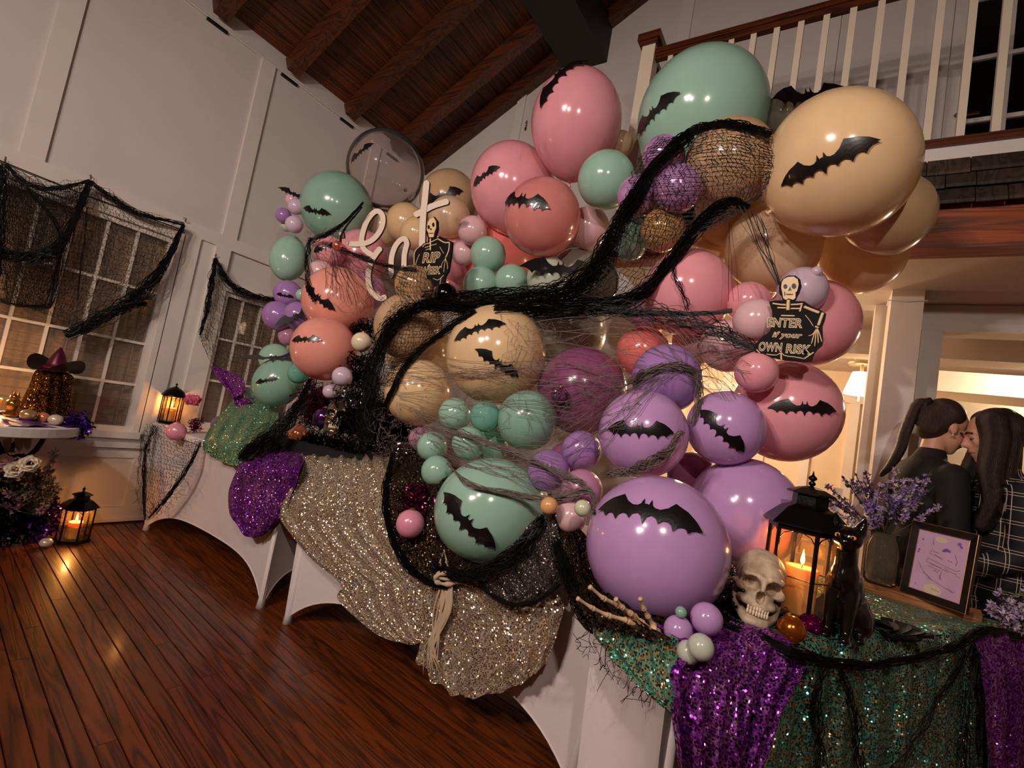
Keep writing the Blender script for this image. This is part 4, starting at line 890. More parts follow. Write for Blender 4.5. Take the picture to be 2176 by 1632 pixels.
b.build('web_threads', GREYM, t)
b = MB(); rg = np.random.RandomState(5)
for i in range(150):                                                   # frayed twigs by the left end of the cobweb
    p = px_(rg.uniform(800, 905), rg.uniform(870, 985), 1.66+rg.rand()*.08); L = [p]
    for k in range(4): L.append(L[-1]+rg.normal(0, .014, 3))
    b.tube(L, .0011, 3, caps=False)
b.build('web_fray', GREYM, t)
# black net on the table fronts
t = thing('party_net', 'black net swagged along the near table edge', 'net', pc(1750, 1400)); b = MB()
w_ = lambda P, n=40: crom(P, n)
rope(b, None, 36, [.018, .016, .014, .018, .018], .0014, 40, 41, world=w_([pz(1520, 1322, TH+.03), pz(1610, 1356, TH+.02), pz(1690, 1388, TH+.02), pc(1760, 1408, .075), pc(1850, 1414, .08), pc(1950, 1398, .08), pc(2030, 1372, .08), pc(2088, 1342, .08), pc(2150, 1350, .08), pc(2200, 1375, .08)]))
for i, (x, e) in enumerate(((1755, (1735, 1750, 1660)), (1775, (1810, 1830, 1680)), (2086, (2060, 2050, 1680)), (2080, (1985, 1900, 1640)))):
    rope(b, None, 12, [.006, .014, .02], .0011, 26, 50+i, world=w_([pc(x, 1400 if i < 2 else 1350, .06), pc(e[0], 1500, .075), pc(e[1], e[2], .07)], 26))
b.build('net_rope', NETM, t)
b = MB(); net(b, [[(1700, 1400), (1850, 1412), (2000, 1390), (2085, 1350)], [(1690, 1500), (1850, 1500), (2000, 1490), (2080, 1470)], [(1680, 1640), (1850, 1660), (1990, 1640), (2070, 1640)]], 34, 20, .0006, seed=60, plane=lambda x, y: pc(x, y, .1), drop=.35, jit=.6); b.build('net_panel', NETM, t)
t = thing('party_net', 'black net looped under the front mint balloon', 'net', px_(1000, 1220, 1.55)); b = MB()
rope(b, [(1170, 1080, 1.6), (1130, 1135, 1.52), (1070, 1190, 1.5), (1000, 1222, 1.5), (940, 1212, 1.54), (915, 1180, 1.58)], 60, [.014, .022, .024, .02, .014], .0016, 40, 61, hug=False)
rope(b, [(836, 962, 1.62), (818, 1045, 1.565), (826, 1125, 1.55), (860, 1195, 1.545), (905, 1236, 1.54), (950, 1245, 1.54)], 34, [.012, .014, .014, .01], .0016, 36, 62, hug=False)
rope(b, [(1010, 1222, 1.53), (1040, 1262, 1.525), (1100, 1285, 1.525), (1160, 1266, 1.53), (1195, 1215, 1.54), (1180, 1110, 1.58)], 24, [.008, .009, .009], .0014, 34, 63, hug=False)
rope(b, [(1168, 1085, 1.6), (1190, 1180, 1.52), (1225, 1280, 1.4), (1290, 1345, 1.34), (1420, 1385, 1.26)], 40, [.01, .02, .022, .02], .0015, 34, 64, hug=False)
net(b, [[(925, 1160, 1.5), (1000, 1200, 1.47), (1080, 1170, 1.48), (1150, 1090, 1.55)], [(935, 1215, 1.5), (1000, 1235, 1.48), (1090, 1210, 1.49), (1165, 1120, 1.55)]], 22, 8, .0012, hug=False, seed=65)
fan(b, [(1250, 1330), (1320, 1400), (1390, 1460)], [(1225, 1380), (1305, 1450), (1380, 1500)], 14, .0010, 1.3, 66, jit=6, branch=.3, hug=False)
b.build('net_rope', NETM, t)
t = thing('party_net', 'dark tulle net trailing over the far table cloths', 'net', px_(600, 920, 1.7)); b = MB()
rope(b, [(660, 805, 1.95), (630, 870, 1.72), (585, 920, 1.62), (535, 950, 1.585), (510, 975, 1.58)], 70, [.012, .04, .045, .03, .02], .0014, 34, 71, hug=False)
net(b, [[(560, 900, 1.66), (620, 880, 1.7), (670, 830, 1.8)], [(515, 935, 1.6), (570, 930, 1.62), (640, 900, 1.66)], [(500, 975, 1.58), (540, 975, 1.585), (590, 950, 1.6)]], 24, 16, .0009, hug=False, seed=72)
b.build('tulle', NETM, t)
t = thing('party_net', 'ragged black net hanging off the left end of the far table', 'net', px_(320, 900, 1.6)); b = MB()
net(b, [[(300, 900, 1.64), (345, 905, 1.62), (390, 930, 1.61), (430, 935, 1.61)], [(298, 960, 1.6), (345, 970, 1.6), (395, 985, 1.6), (415, 970, 1.6)], [(300, 1030, 1.6), (340, 1045, 1.6), (370, 1035, 1.6), (388, 1020, 1.6)], [(304, 1090, 1.6), (310, 1104, 1.6), (325, 1100, 1.6), (345, 1075, 1.6)]], 24, 26, .0011, hug=False, seed=73, drop=.12)
rope(b, [(330, 905, 1.62), (310, 960, 1.59), (306, 1040, 1.59), (308, 1105, 1.59)], 22, [.03, .014, .012, .006], .0014, 28, 74, hug=False)
rope(b, [(425, 940, 1.6), (400, 990, 1.59), (360, 1050, 1.59), (315, 1100, 1.59)], 18, [.02, .014, .008], .0013, 28, 75, hug=False)
fan(b, [(305, 910), (300, 960), (302, 1040), (340, 1060), (390, 1010)], [(298, 960), (293, 1000), (296, 1080), (350, 1090), (400, 1030)], 26, .0010, 1.6, 76, jit=4, hug=False, branch=.3)
b.build('net_panel', NETM, t)
# window nets, hung from hooks on the picture rail
wp = lambda dy: (lambda x, y: py_(x, y, YL-dy))
t = thing('window_net', 'black net draped over the large left window', 'net', py_(190, 640, YL-.07)); b = MB()
R1 = [[(-60, 322), (10, 348), (100, 386), (192, 384), (290, 442), (393, 475)], [(-60, 440), (40, 450), (110, 470), (190, 490), (280, 530), (360, 545)], [(-60, 560), (20, 575), (90, 590), (165, 600), (250, 610), (330, 610)], [(-60, 628), (0, 642), (60, 652), (130, 680), (190, 690), (312, 650)]]
net(b, R1, 60, 34, .0012, plane=wp(.06), seed=80, jit=.5, drop=.15)
net(b, [[(20, 380), (60, 395), (130, 400), (180, 395)], [(0, 480), (60, 520), (120, 520), (170, 450)], [(10, 640), (50, 650), (95, 650), (130, 520)]], 40, 40, .0014, plane=wp(.1), seed=85, jit=.5, drop=.05)
b.build('net_panel', NETM, t); b = MB()
W_ = lambda P, dy=.1: crom([py_(x, y, YL-dy) for x, y in P], 36)
rope(b, None, 50, [.03, .02, .05, .03, .05], .002, 36, 86, world=W_([(190, 388), (165, 450), (130, 520), (90, 545), (40, 545), (-20, 530)]))
rope(b, None, 60, [.012, .03, .05, .06, .03], .002, 36, 87, world=W_([(390, 478), (350, 560), (300, 620), (230, 670), (140, 712)]))
rope(b, None, 30, [.02, .02, .015], .002, 36, 88, world=W_([(312, 645), (260, 655), (190, 695), (140, 715)]))
rope(b, None, 24, [.01, .02, .01], .0018, 36, 89, world=W_([(192, 384), (230, 415), (300, 455), (392, 476)]))
rope(b, None, 24, [.01, .02, .01], .0018, 36, 90, world=W_([(10, 350), (60, 390), (120, 400), (192, 384)]))
rope(b, None, 30, [.03, .03, .012], .002, 36, 91, world=W_([(5, 350), (2, 400), (-4, 520), (-10, 640)]))
rope(b, None, 16, [.012, .016, .012], .0016, 36, 93, world=W_([(60, 400), (130, 500), (110, 640), (95, 652), (40, 650), (-20, 630)]))
rope(b, None, 6, [.006, .006], .0012, 36, 94, world=W_([(185, 440), (178, 520), (168, 600), (165, 640)]))
b.build('net_rope', NETM, t)
HOOK = mat('hook_metal', (150, 130, 116), .35, .9)
for q in ((10, 340), (192, 378), (393, 468), (457, 543)):
    p = py_(q[0], q[1], YL-.03); MB().tube([p+V((0, .03, .02)), p+V((0, 0, .02)), p, p+V((0, -.012, -.012)), p+V((0, -.022, 0)), p+V((0, -.02, .01))], .003, 6).build('hook', HOOK, t)
b = MB(); b.tube([py_(x, y, YL-.035) for x, y in ((-60, 312), (10, 345), (192, 418), (393, 490))], .0025, 5); b.build('hanging_wire', NETM, t)
t = thing('window_net', 'black net draped over the small window behind the mint balloons', 'net', py_(520, 780, YL-.07)); b = MB()
for k in range(1): net(b, [[(456, 548), (480, 600), (530, 632), (600, 640)], [(440, 630), (480, 660), (540, 680), (610, 680)], [(428, 700), (475, 730), (540, 745), (610, 745)], [(422, 715), (465, 790), (540, 810), (610, 800)]], 32, 24, .0012, plane=wp(.06+.012*k), seed=95+k, jit=.5, drop=.12)
rope(b, None, 40, [.012, .03, .03, .02], .0018, 36, 97, world=W_([(457, 548), (480, 595), (530, 628), (605, 640)], .08))
rope(b, None, 30, [.02, .025, .02, .01], .0018, 36, 98, world=W_([(457, 550), (448, 600), (438, 660), (424, 712)], .08))
b.build('net_panel', NETM, t)
# ================================================================ lanterns and candles
IRON = mat('black_iron', (20, 16, 14), .32, .6, var=.25, vscale=20, bump=.15, bscale=60)
AMBER = clearfilm('amber_glass', (255, 226, 186), .95, .03)
FLAME = mat('flame', (255, 190, 90), .5, emit=(255, 176, 74), estr=38)
def wax(name, c): return mat(name, c, .45, var=.05, sss=1.)
WAX = wax('candle_wax', (250, 206, 140)); WICK = mat('wick', (20, 16, 14), .8)
def candle(p, r, h, watt, label, grp=None):
    p = V(p); t = thing('pillar_candle', label, 'candle', p, grp)
    MB().lathe([(r*.96, 0), (r, .006), (r, h-.006), (r*.93, h), (r*.5, h-.006), (.002, h-.008)], p, 28).build('wax_body', WAX, t, smooth=True)
    MB().tube([p+V((0, 0, h-.01)), p+V((.001, 0, h+.012))], .0014, 5).build('wick', WICK, t)
    MB().lathe([(.001, 0), (.005, .006), (.0062, .014), (.0045, .026), (.002, .037), (.0004, .046)], p+V((0, 0, h+.006)), 10).build('flame', FLAME, t, smooth=True)
    l = bpy.data.lights.new('candle_light', 'POINT'); l.energy = watt; l.color = (1, .52, .18); l.shadow_soft_size = .012
    o = bpy.data.objects.new('candle_light', l); COL.objects.link(o); o.parent = t; o.location = (0, 0, h+.03)
    return t
def lantern(p, H, R, n, rot, label, clabel, watt, dome=False, grp='black candle lanterns'):
    p = V(p); t = thing('candle_lantern', label, 'lantern', p, grp)
    z1, z2, z3 = .055*H, .62*H, .76*H
    MB().lathe([(R*.95, 0), (R*1.04, .004), (R*1.04, .03*H), (R*.98, .04*H), (R*.98, z1)], p, n, phase=rot).build('base', IRON, t)
    for k in range(n):
        a = rot+2*math.pi*k/n; q = p+V((math.cos(a), math.sin(a), 0))*R*.93; a2 = rot+2*math.pi*(k+1)/n; q2 = p+V((math.cos(a2), math.sin(a2), 0))*R*.93
        MB().tube([q+V((0, 0, z1)), q+V((0, 0, z2))], R*.055, 6).build('post', IRON, t)
        m_ = V((0, 0, 1)); MB().add([q+m_*z1, q2+m_*z1, q2+m_*z2, q+m_*z2], [(0, 1, 2, 3)]).build('pane', AMBER, t)
        zb = .30*H; MB().tube([q+m_*zb, q2+m_*zb], R*.016, 5).build('crossbar', IRON, t)
        mid = (q+q2)/2; MB().tube([q+m_*(z2-.1*H), q*.7+mid*.3+m_*(z2-.05*H), mid+m_*(z2-.015*H), q2*.7+mid*.3+m_*(z2-.05*H), q2+m_*(z2-.1*H)], R*.016, 5).build('arch_bar', IRON, t)
    if dome: rp = [(R*1.02, z2-.01*H), (R*1.12, z2), (R*1.12, z2+.012*H), (R*1.0, z2+.05*H), (R*.82, z2+.12*H), (R*.5, z2+.18*H), (R*.25, z2+.2*H)]
    else: rp = [(R*.98, z2-.03*H), (R*.98, z2), (R*1.17, z2+.002), (R*1.17, z2+.014*H), (R*.98, z2+.06*H), (R*.72, z2+.12*H), (R*.5, z3)]
    MB().lathe(rp, p, n if not dome else 16, phase=rot).build('roof', IRON, t, smooth=dome)
    cap = [(R*.46, z3-.01*H), (R*.5, z3), (R*.46, z3+.012*H), (R*.45, z3+.075*H), (R*.62, z3+.08*H), (R*.62, z3+.09*H), (R*.34, z3+.12*H), (R*.12, z3+.135*H)] if not dome else [(R*.3, z2+.19*H), (R*.26, z2+.21*H), (R*.12, z2+.22*H)]
    MB().lathe(cap, p, n if not dome else 16, phase=rot).build('cap', IRON, t)
    zt = (z3+.135*H) if not dome else z2+.22*H; s = H*.1
    MB().lathe([(.1*s, 0), (.22*s, .12*s), (.22*s, .25*s), (.1*s, .36*s), (.28*s, .5*s), (.26*s, .62*s), (.08*s, .78*s), (.02*s, 1.05*s)], p+V((0, 0, zt)), 10).build('finial', IRON, t, smooth=True)
    candle(p+V((0, 0, z1)), R*.42, H*.3, watt, clabel, 'candles inside lanterns')
    return t
ln = pz(1690, 1318, TH+.016)
lantern(ln, .45, .108, 6, .3, 'tall black lantern beside the skull on the near table', 'lit candle inside the near table lantern', 2.0)
lantern(pz(357, 899, TH+.005), .33, .074, 8, .2, 'domed black lantern at the far end of the tables', 'lit candle inside the domed far lantern', 3.0, True)
lantern(pz(152, 1150, .0), .345, .088, 6, .5, 'black lantern standing on the wooden floor', 'lit candle inside the floor lantern', 4.0)

rz = .885                                                        # a cloth-covered step behind the champagne cloth
stp = MB(); stp.box((1.75, 1.45, TH+.001), (2.34, 2.78, rz)); tag(stp.build('display_step', mat('black_velvet', (20, 16, 17), .9, var=.2, vscale=14, bump=.3, bscale=40)), 'black covered step under the tinsel and pewter skull', 'riser')
# ================================================================ skull, cat, hand
BONE = mat('old_bone', (214, 190, 160), .5, var=.2, vscale=18, bump=.25, bscale=70, col2=(132, 108, 88))
def place(q, o, F, up=(0, 0, 1), s=1.):
    """Local (x right, -y forward, z up) into the room: F is where the thing faces."""
    F = nrm(F); up = nrm(V(up)-F*(V(up)@F)); r = np.cross(up, F); r = -r; q.v = [tuple(V(o)+(r*v[0]-F*v[1]+up*v[2])*s) for v in q.v]; return q
def skull(o, F, s, label, m, up=(0, 0, 1), voxel=.0032):
    b = MB(); E = b.ball
    E((0, .018, .105), (.066, .084, .066), 28, 18); E((0, -.03, .095), (.056, .05, .052), 24, 16); E((0, -.052, .045), (.036, .03, .042), 20, 12)
    for sx in (-1, 1):
        E((sx*.047, -.04, .062), (.016, .022, .014)); capsule(b, (sx*.05, -.035, .062), (sx*.063, .02, .066), .009, .007)
        capsule(b, (sx*.054, .0, .045), (sx*.046, -.02, .004), .011, .013); capsule(b, (sx*.046, -.02, .004), (sx*.02, -.068, -.018), .013, .014)
        capsule(b, (sx*.012, -.078, .098), (sx*.044, -.062, .098), .011, .009); capsule(b, (sx*.03, -.066, .03), (sx*.042, -.03, .03), .012, .012)
    E((0, -.07, -.018), (.026, .018, .017)); capsule(b, (0, -.084, .095), (0, -.09, .066), .009, .006); E((0, -.066, .024), (.03, .022, .016)); E((0, -.064, .004), (.028, .016, .012))
    def carve(a):
        for c, r, back in (((-.028, -.088, .076), (.0225, .05, .0205), -.036), ((.028, -.088, .076), (.0225, .05, .0205), -.036), ((0, -.1, .047), (.0115, .04, .017), -.05)):
            d = ((a-V(c))/V(r)); k = (d[:, 0]**2+d[:, 2]**2); mk = (k < 1) & (a[:, 1] < 0)
            a[mk, 1] = np.maximum(a[mk, 1], a[mk, 1]*(k[mk]**3)+(back+.012*k[mk])*(1-k[mk]**3))
        return a
    q = solid(b, voxel, 2, carve); t = thing('skull', label, 'skull', o); place(q, o, F, up, s); q.build('cranium', m, t)
    TO = mat('teeth', (232, 212, 180), .35, var=.1)
    for row, z in ((0, .0165), (1, .0055)):
        for k in range(8):
            x = (k-3.5)*.0068; y = -.0865+.9*abs(x)**1.35*2.2
            tt = MB(); tt.lathe([(.0012, -.0065), (.0030, -.005), (.0033, .002), (.0026, .0065)], (x, y, z), 8); place(tt, o, F, up, s).build('tooth', TO, t, smooth=True)
    return t
sk = pz(1612, 1332, TH+.012)
skull(sk+V((.03, .02, .03)), nrm(CC-sk+V((0, -.22, -.25))), 1.02, 'aged bone skull in front of the near lantern', BONE, up=V((0, 0, 1))+CR*.10)
PEWTER = mat('pewter', (150, 132, 108), .2, .9, var=.3, vscale=12, bump=.2, bscale=40)
s2 = px_(700, 922, 1.74); skull(s2+V((.03, 0, .03)), nrm(CC-s2+V((0, .6, 0))), 1.0, 'shiny pewter skull among tinsel on the middle table', PEWTER, voxel=.0042)
CATM = mat('black_glaze', (14, 11, 10), .12, var=.3, vscale=10, coat=.6, bump=.12, bscale=40)
def cat(o, F, s, label):
    b = MB(); E = b.ball
    E((0, .03, .065), (.058, .07, .066), 24, 16); E((0, .0, .115), (.044, .05, .07), 20, 14); E((0, -.02, .15), (.034, .036, .055), 20, 14)
    capsule(b, (0, -.02, .16), (0, -.034, .222), .029, .024); E((0, -.045, .252), (.035, .036, .03), 24, 16); E((0, -.074, .243), (.016, .014, .012)); E((0, -.062, .232), (.014, .016, .01))
    for sx in (-1, 1):
        b.lathe([(.017, -.004), (.012, .018), (.003, .042)], (sx*.023, -.036, .27), 10, nrm((sx*.25, .05, 1)))
        capsule(b, (sx*.02, -.03, .12), (sx*.02, -.05, .016), .017, .012); E((sx*.02, -.06, .011), (.014, .022, .011)); E((sx*.042, .028, .045), (.026, .046, .043)); E((sx*.045, -.01, .011), (.014, .026, .011))
    P_ = crom([(.02, .09, .02), (.06, .085, .015), (.082, .04, .014), (.08, -.01, .014), (.066, -.045, .014)], 14)
    for i in range(13): capsule(b, P_[i], P_[i+1], .011-.0003*i, .011-.0003*i, 8)
    q = solid(b, .0042, 3); t = thing('cat_figurine', label, 'figurine', o); place(q, o, F, s=s).build('cat_body', CATM, t)
    EY = mat('cat_eye', (236, 150, 30), .15, coat=.5); PU = mat('cat_pupil', (10, 8, 8), .1)
    for sx in (-1, 1):
        e = MB().ball((sx*.0155, -.0745, .257), (.0075, .004, .0055), 14, 8); e.smooth = True; eo = place(e, o, F, s=s).build('eye', EY, t)
        e = MB().ball((sx*.0155, -.0785, .257), (.0028, .0016, .0038), 10, 6); place(e, o, F, s=s).build('pupil', PU, eo)
    return t
cp = pz(1782, 1352, TH+.014); cat(cp, nrm(CC-cp+V((-.1, .25, 0)))*V((1, 1, 0)), 1.12, 'glossy black cat figurine with orange eyes')
hd = thing('skeleton_hand', 'plastic skeleton hand reaching up under the largest lavender balloon', 'skeleton hand', pz(1390, 1352, TH+.01))
HB = mat('hand_bone', (204, 170, 132), .45, var=.15, vscale=14, bump=.1)
def bone(a, b, r, par, nm='finger_bone'):
    a, b = V(a), V(b); L = np.linalg.norm(b-a); pr = [(r*.5, 0), (r*1.2, .03*L), (r*1.25, .08*L), (r*.85, .2*L), (r*.72, .5*L), (r*.85, .8*L), (r*1.2, .92*L), (r*1.1, .98*L), (r*.4, L)]
    MB().lathe(pr, a, 12, nrm(b-a)).build(nm, HB, par, smooth=True)
for pts, r in ((((1388, 1350), (1332, 1318), (1292, 1308), (1258, 1292), (1226, 1271)), .0068), (((1390, 1348), (1345, 1308), (1312, 1285), (1283, 1272), (1252, 1246)), .0072), (((1394, 1346), (1362, 1322), (1338, 1302), (1322, 1290), (1308, 1272)), .0072), (((1398, 1346), (1388, 1328), (1376, 1308), (1368, 1292), (1360, 1271)), .0068), (((1402, 1352), (1396, 1342), (1388, 1334)), .0075)):
    ds = np.linspace(1.17, 1.13, len(pts)); W = [pd(x, y, d) for (x, y), d in zip(pts, ds)]
    for i in range(len(W)-1): bone(W[i], W[i+1], r*(1-.1*i), hd)
for i in range(7): p = pd(1388+rnd.uniform(-12, 18), 1350+rnd.uniform(-7, 5), 1.175); MB().ball(p, .0095, 10, 8).build('wrist_bone', HB, hd, smooth=True)
bone(pd(1400, 1352, 1.17), pd(1440, 1372, 1.22), .009, hd, 'forearm_bone'); bone(pd(1404, 1360, 1.17), pd(1440, 1382, 1.21), .007, hd, 'forearm_bone')

# ================================================================ flowers, vase, riser and framed sign
PET = [mat('lavender_petal_%d' % i, c, .6, var=.15) for i, c in enumerate(((132, 108, 168), (168, 144, 186), (110, 92, 150), (196, 176, 200)))]
LEAF = [mat('leaf_%d' % i, c, .55, var=.2) for i, c in enumerate(((84, 92, 48), (58, 66, 36), (120, 116, 66)))]
STEM = mat('stem', (62, 64, 38), .6)
def spray(a, b, n, sz, par, rg, petals, leaves):
    """One flower stem from a to b with florets up its length."""
    a, b = V(a), V(b); mid = (a+b)/2+rg.normal(0, .012, 3); C = crom([a, mid, b], 14); mb = MB(); mb.tube(C, [.0018]*13+[.0008], 5); st = mb.build('stem', STEM, par)
    pm, lm = MB(), MB()
    for i in range(n):
        t = rg.uniform(.42, 1); c = C[min(13, int(t*13))]+rg.normal(0, .002, 3); tgt = pm if rg.rand() < .84 else lm; ax = nrm(rg.normal(0, 1, 3)+nrm(b-a)*.9)
        k = 4 if tgt is pm else 1; u, w, d = frame(ax)
        for j in range(k):
            an = j*1.57+rg.rand()*.5; o = nrm(u*math.cos(an)+w*math.sin(an)+d*.7); L = sz*rg.uniform(.7, 1.3)*(1.5 if tgt is lm else 1); sd = nrm(np.cross(o, d+.01))*L*.28
            p0 = c+d*.004; tgt.add([p0, p0+o*L*.55+sd, p0+o*L+d*L*.15, p0+o*L*.55-sd], [(0, 1, 2, 3)])
    if pm.v: pm.build('florets', petals, st, kind='stuff')
    if lm.v: lm.build('leaves', leaves, st, kind='stuff')
OAK = wood('riser_oak', (74, 42, 20), (164, 106, 56), 1, .5, 1.3, bump=.2, vary=.05)
rA, rB = pz(1798, 1226, TH+.046), pz(2088, 1309, TH+.046); rd = nrm(rB-rA); rn = nrm(np.cross((0, 0, 1), rd)); rn = rn if rn@CF > 0 else -rn
rc = (rA+rB)/2+rn*.07; rc[2] = TH+.029; RW = np.linalg.norm(rB-rA)/2
rs = thing('wooden_riser', 'low wooden riser board under the framed sign and vase', 'riser', rc-V((0, 0, .017)))
MB().obox(rc, rd*RW, rn*.07, (0, 0, .017)).build('board', OAK, rs)
for q in (-1, 1): MB().obox(rc+rd*(q*(RW-.05))-V((0, 0, .0175)), rd*.02, rn*.06, (0, 0, .002)).build('foot', OAK, rs)
RT = TH+.047
# vase
vp = pz(1868, 1240, RT+.001); vp = vp+rn*.0
GLV = clearfilm('vase_glass', (230, 222, 208), .96, .03)
va = thing('glass_vase', 'clear glass jar vase of lavender on the riser', 'vase', vp); R = .062
MB().lathe([(R*.8, 0), (R*.98, .012), (R, .05), (R, .15), (R*.86, .18), (R*.74, .195), (R*.82, .215), (R*.84, .218), (R*.80, .216), (R*.70, .195), (R*.82, .178), (R*.95, .15), (R*.95, .05), (R*.9, .016), (.002, .012)], vp, 36).build('glass', GLV, va, smooth=True)
rg = np.random.RandomState(11)
for i in range(34):
    a = vp+V((rg.uniform(-.03, .03), rg.uniform(-.03, .03), .02)); tx, ty = rg.uniform(1745, 1990), rg.uniform(1000, 1085)
    if i < 8: tx, ty = [(1752, 1028), (1790, 1012), (1838, 998), (1905, 985), (1985, 1035), (2002, 1072), (1775, 1060), (1950, 1015)][i]
    b_ = pd(tx, ty, depth(vp)+rg.uniform(-.12, .1)); nk = vp+V((0, 0, .21))+(b_-vp)*V((.12, .12, 0))
    spray(nk, b_, 26, .0135, va, rg, PET[i % 4], LEAF[i % 3]); MB().tube([a, nk], .0018, 4).build('cut_stem', STEM, va)
# flowers at the right edge
rb = pz(2170, 1345, TH+.02)
fb = thing('lavender_bunch', 'lavender flowers at the lower right edge of the picture', 'flowers', rb)
for i in range(20): spray(rb+V((0, 0, .01)), pd(rg.uniform(2095, 2200), rg.uniform(1240, 1330), depth(rb)+rg.uniform(-.14, .02)), 20, .015, fb, rg, PET[(i*2+1) % 4], LEAF[i % 3])
# framed sign
fa, fb_ = pz(1914, 1256, RT), pz(2054, 1306, RT); fd = nrm(fb_-fa); ft = nrm(np.cross(fd, (0, 0, 1))); ft = ft if ft@CF > 0 else -ft; fu = nrm(V((0, 0, 1))+ft*.12); fnrm = np.cross(fd, fu); fnrm = fnrm if fnrm@CF < 0 else -fnrm
FW = np.linalg.norm(fb_-fa); FH = FW*1.3; FR = mat('frame_black', (18, 15, 14), .3, coat=.3); GLD = mat('gilt_line', (176, 130, 72), .35, .8)
PAPER = mat('lilac_print', (206, 170, 204), .6, var=.06, vscale=14); INK = mat('print_ink', (74, 48, 92), .7); CRM = mat('print_cream', (222, 204, 178), .7); INK2 = mat('print_violet', (140, 96, 170), .7)
fo = thing('framed_sign', 'black framed lilac print standing on the riser', 'picture frame', fa+fd*FW/2)
def fp(u, v, d=0.): return fa+fd*(FW*u)+fu*(FH*v)+fnrm*d
bd = .115
for a, b, c, d in (((0, 0), (1, 0), (1-bd, bd*.8), (bd, bd*.8)), ((1, 0), (1, 1), (1-bd, 1-bd*.8), (1-bd, bd*.8)), ((1, 1), (0, 1), (bd, 1-bd*.8), (1-bd, 1-bd*.8)), ((0, 1), (0, 0), (bd, bd*.8), (bd, 1-bd*.8))):
    MB().add([fp(*a, -.012), fp(*b, -.012), fp(*a, .008), fp(*b, .008), fp(*c, .002), fp(*d, .002), fp(*c, -.012), fp(*d, -.012)], [(0, 1, 3, 2), (2, 3, 4, 5), (5, 4, 6, 7), (1, 0, 7, 6), (0, 2, 5, 7), (1, 6, 4, 3)]).build('frame_side', FR, fo)
g1 = MB()
for e, hgt in ((.0, .0085), (bd, .003)):
    cs = [(e, e*.8), (1-e, e*.8), (1-e, 1-e*.8), (e, 1-e*.8)]
    for i in range(4): g1.tube([fp(*cs[i], hgt), fp(*cs[(i+1) % 4], hgt)], .0013, 5)
g1.build('gilt_edge', GLD, fo)
pp = MB().add([fp(bd, bd*.8), fp(1-bd, bd*.8), fp(1-bd, 1-bd*.8), fp(bd, 1-bd*.8), fp(bd, bd*.8, -.01), fp(1-bd, bd*.8, -.01), fp(1-bd, 1-bd*.8, -.01), fp(bd, 1-bd*.8, -.01)], [(0, 1, 2, 3), (7, 6, 5, 4)]).build('print', PAPER, fo)
ik, ik2, ck = MB(), MB(), MB()
def pl_(mb, P, w=.0007): mb.tube([fp(bd+(1-2*bd)*u, bd*.8+(1-1.6*bd)*v, .0006) for u, v in P], w, 4)
for P in (((.28, .56), (.62, .50), (.85, .47), (.9, .50)), ((.28, .56), (.24, .50), (.55, .45), (.7, .42)), ((.15, .40), (.22, .33), (.4, .24), (.6, .19), (.86, .13), (.88, .17)), ((.3, .44), (.55, .40)), ((.58, .40), (.56, .28)), ((.33, .71), (.29, .64), (.45, .62), (.56, .59)), ((.32, .90), (.33, .79)), ((.77, .72), (.83, .62), (.82, .55)), ((.09, .47), (.18, .38))): pl_(ik, P, .0006)
rg = random.Random(9)
def scrib(mb, u0, v0, u1, v1, n, h=.018, w=.0006):
    pl_(mb, [(u0+(u1-u0)*i/n+rg.uniform(-.006, .006), v0+(v1-v0)*i/n+(h if i % 2 else -h*.3)*rg.uniform(.4, 1)) for i in range(n+1)], w)
for a in ((.35, .685, .47, .675, 7), (.4, .63, .55, .60, 9), (.34, .475, .56, .45, 14), (.62, .455, .86, .42, 15), (.66, .60, .74, .585, 6), (.42, .385, .52, .37, 6), (.22, .30, .38, .255, 6), (.3, .24, .42, .225, 8), (.72, .17, .84, .145, 7), (.44, .085, .6, .075, 10), (.84, .40, .93, .38, 5), (.55, .33, .6, .27, 6), (.10, .095, .14, .09, 4)): scrib(ik, *a)
for u, v, r in ((.58, .75, .03), (.62, .76, .03), (.55, .735, .022), (.66, .75, .02), (.82, .90, .03), (.86, .86, .022), (.11, .84, .018), (.07, .66, .02), (.06, .62, .016)):
    q = fp(bd+(1-2*bd)*u, bd*.8+(1-1.6*bd)*v, .0005); ik2.prism([(r*FW*math.cos(k*.7)*(1+.3*math.sin(k*4)), r*FW*math.sin(k*.7)) for k in range(9)], q, fd, fu, fnrm, .0006)
for u, v, a_, b_ in ((.47, .9, .10, .035), (.46, .08, .14, .07)):
    q = fp(bd+(1-2*bd)*u, bd*.8+(1-1.6*bd)*v, .0002); ck.prism([(a_*FW*math.cos(k*.524), b_*FH*math.sin(k*.524)) for k in range(12)], q, fd, fu, fnrm, .0003)
ik.build('ink_lines', INK, pp); ik2.build('violet_blots', INK2, pp); ck.build('cream_shapes', CRM, pp)
MB().add([fp(.1, .08, .0025), fp(.9, .08, .0025), fp(.9, .92, .0025), fp(.1, .92, .0025)], [(0, 1, 2, 3)]).build('glass', clearfilm('frame_glass', (250, 248, 248), .99, .02), fo)
MB().add([fp(.35, .6, -.012), fp(.65, .6, -.012), fp(.65, 0, -.09), fp(.35, 0, -.09), fp(.35, .6, -.016), fp(.65, .6, -.016), fp(.65, 0, -.094), fp(.35, 0, -.094)], [(0, 1, 2, 3), (7, 6, 5, 4), (0, 3, 7, 4), (1, 5, 6, 2)]).build('easel_back', FR, fo)
jr = vp+rd*.105+rn*.01
MB().lathe([(.03, 0), (.032, .01), (.032, .075), (.026, .09), (.028, .1), (.025, .1), (.023, .09), (.029, .075), (.029, .012), (.002, .008)], jr, 24).build('glass', GLV, thing('glass_jar', 'small clear jar between the vase and the framed sign', 'jar', jr), smooth=True)
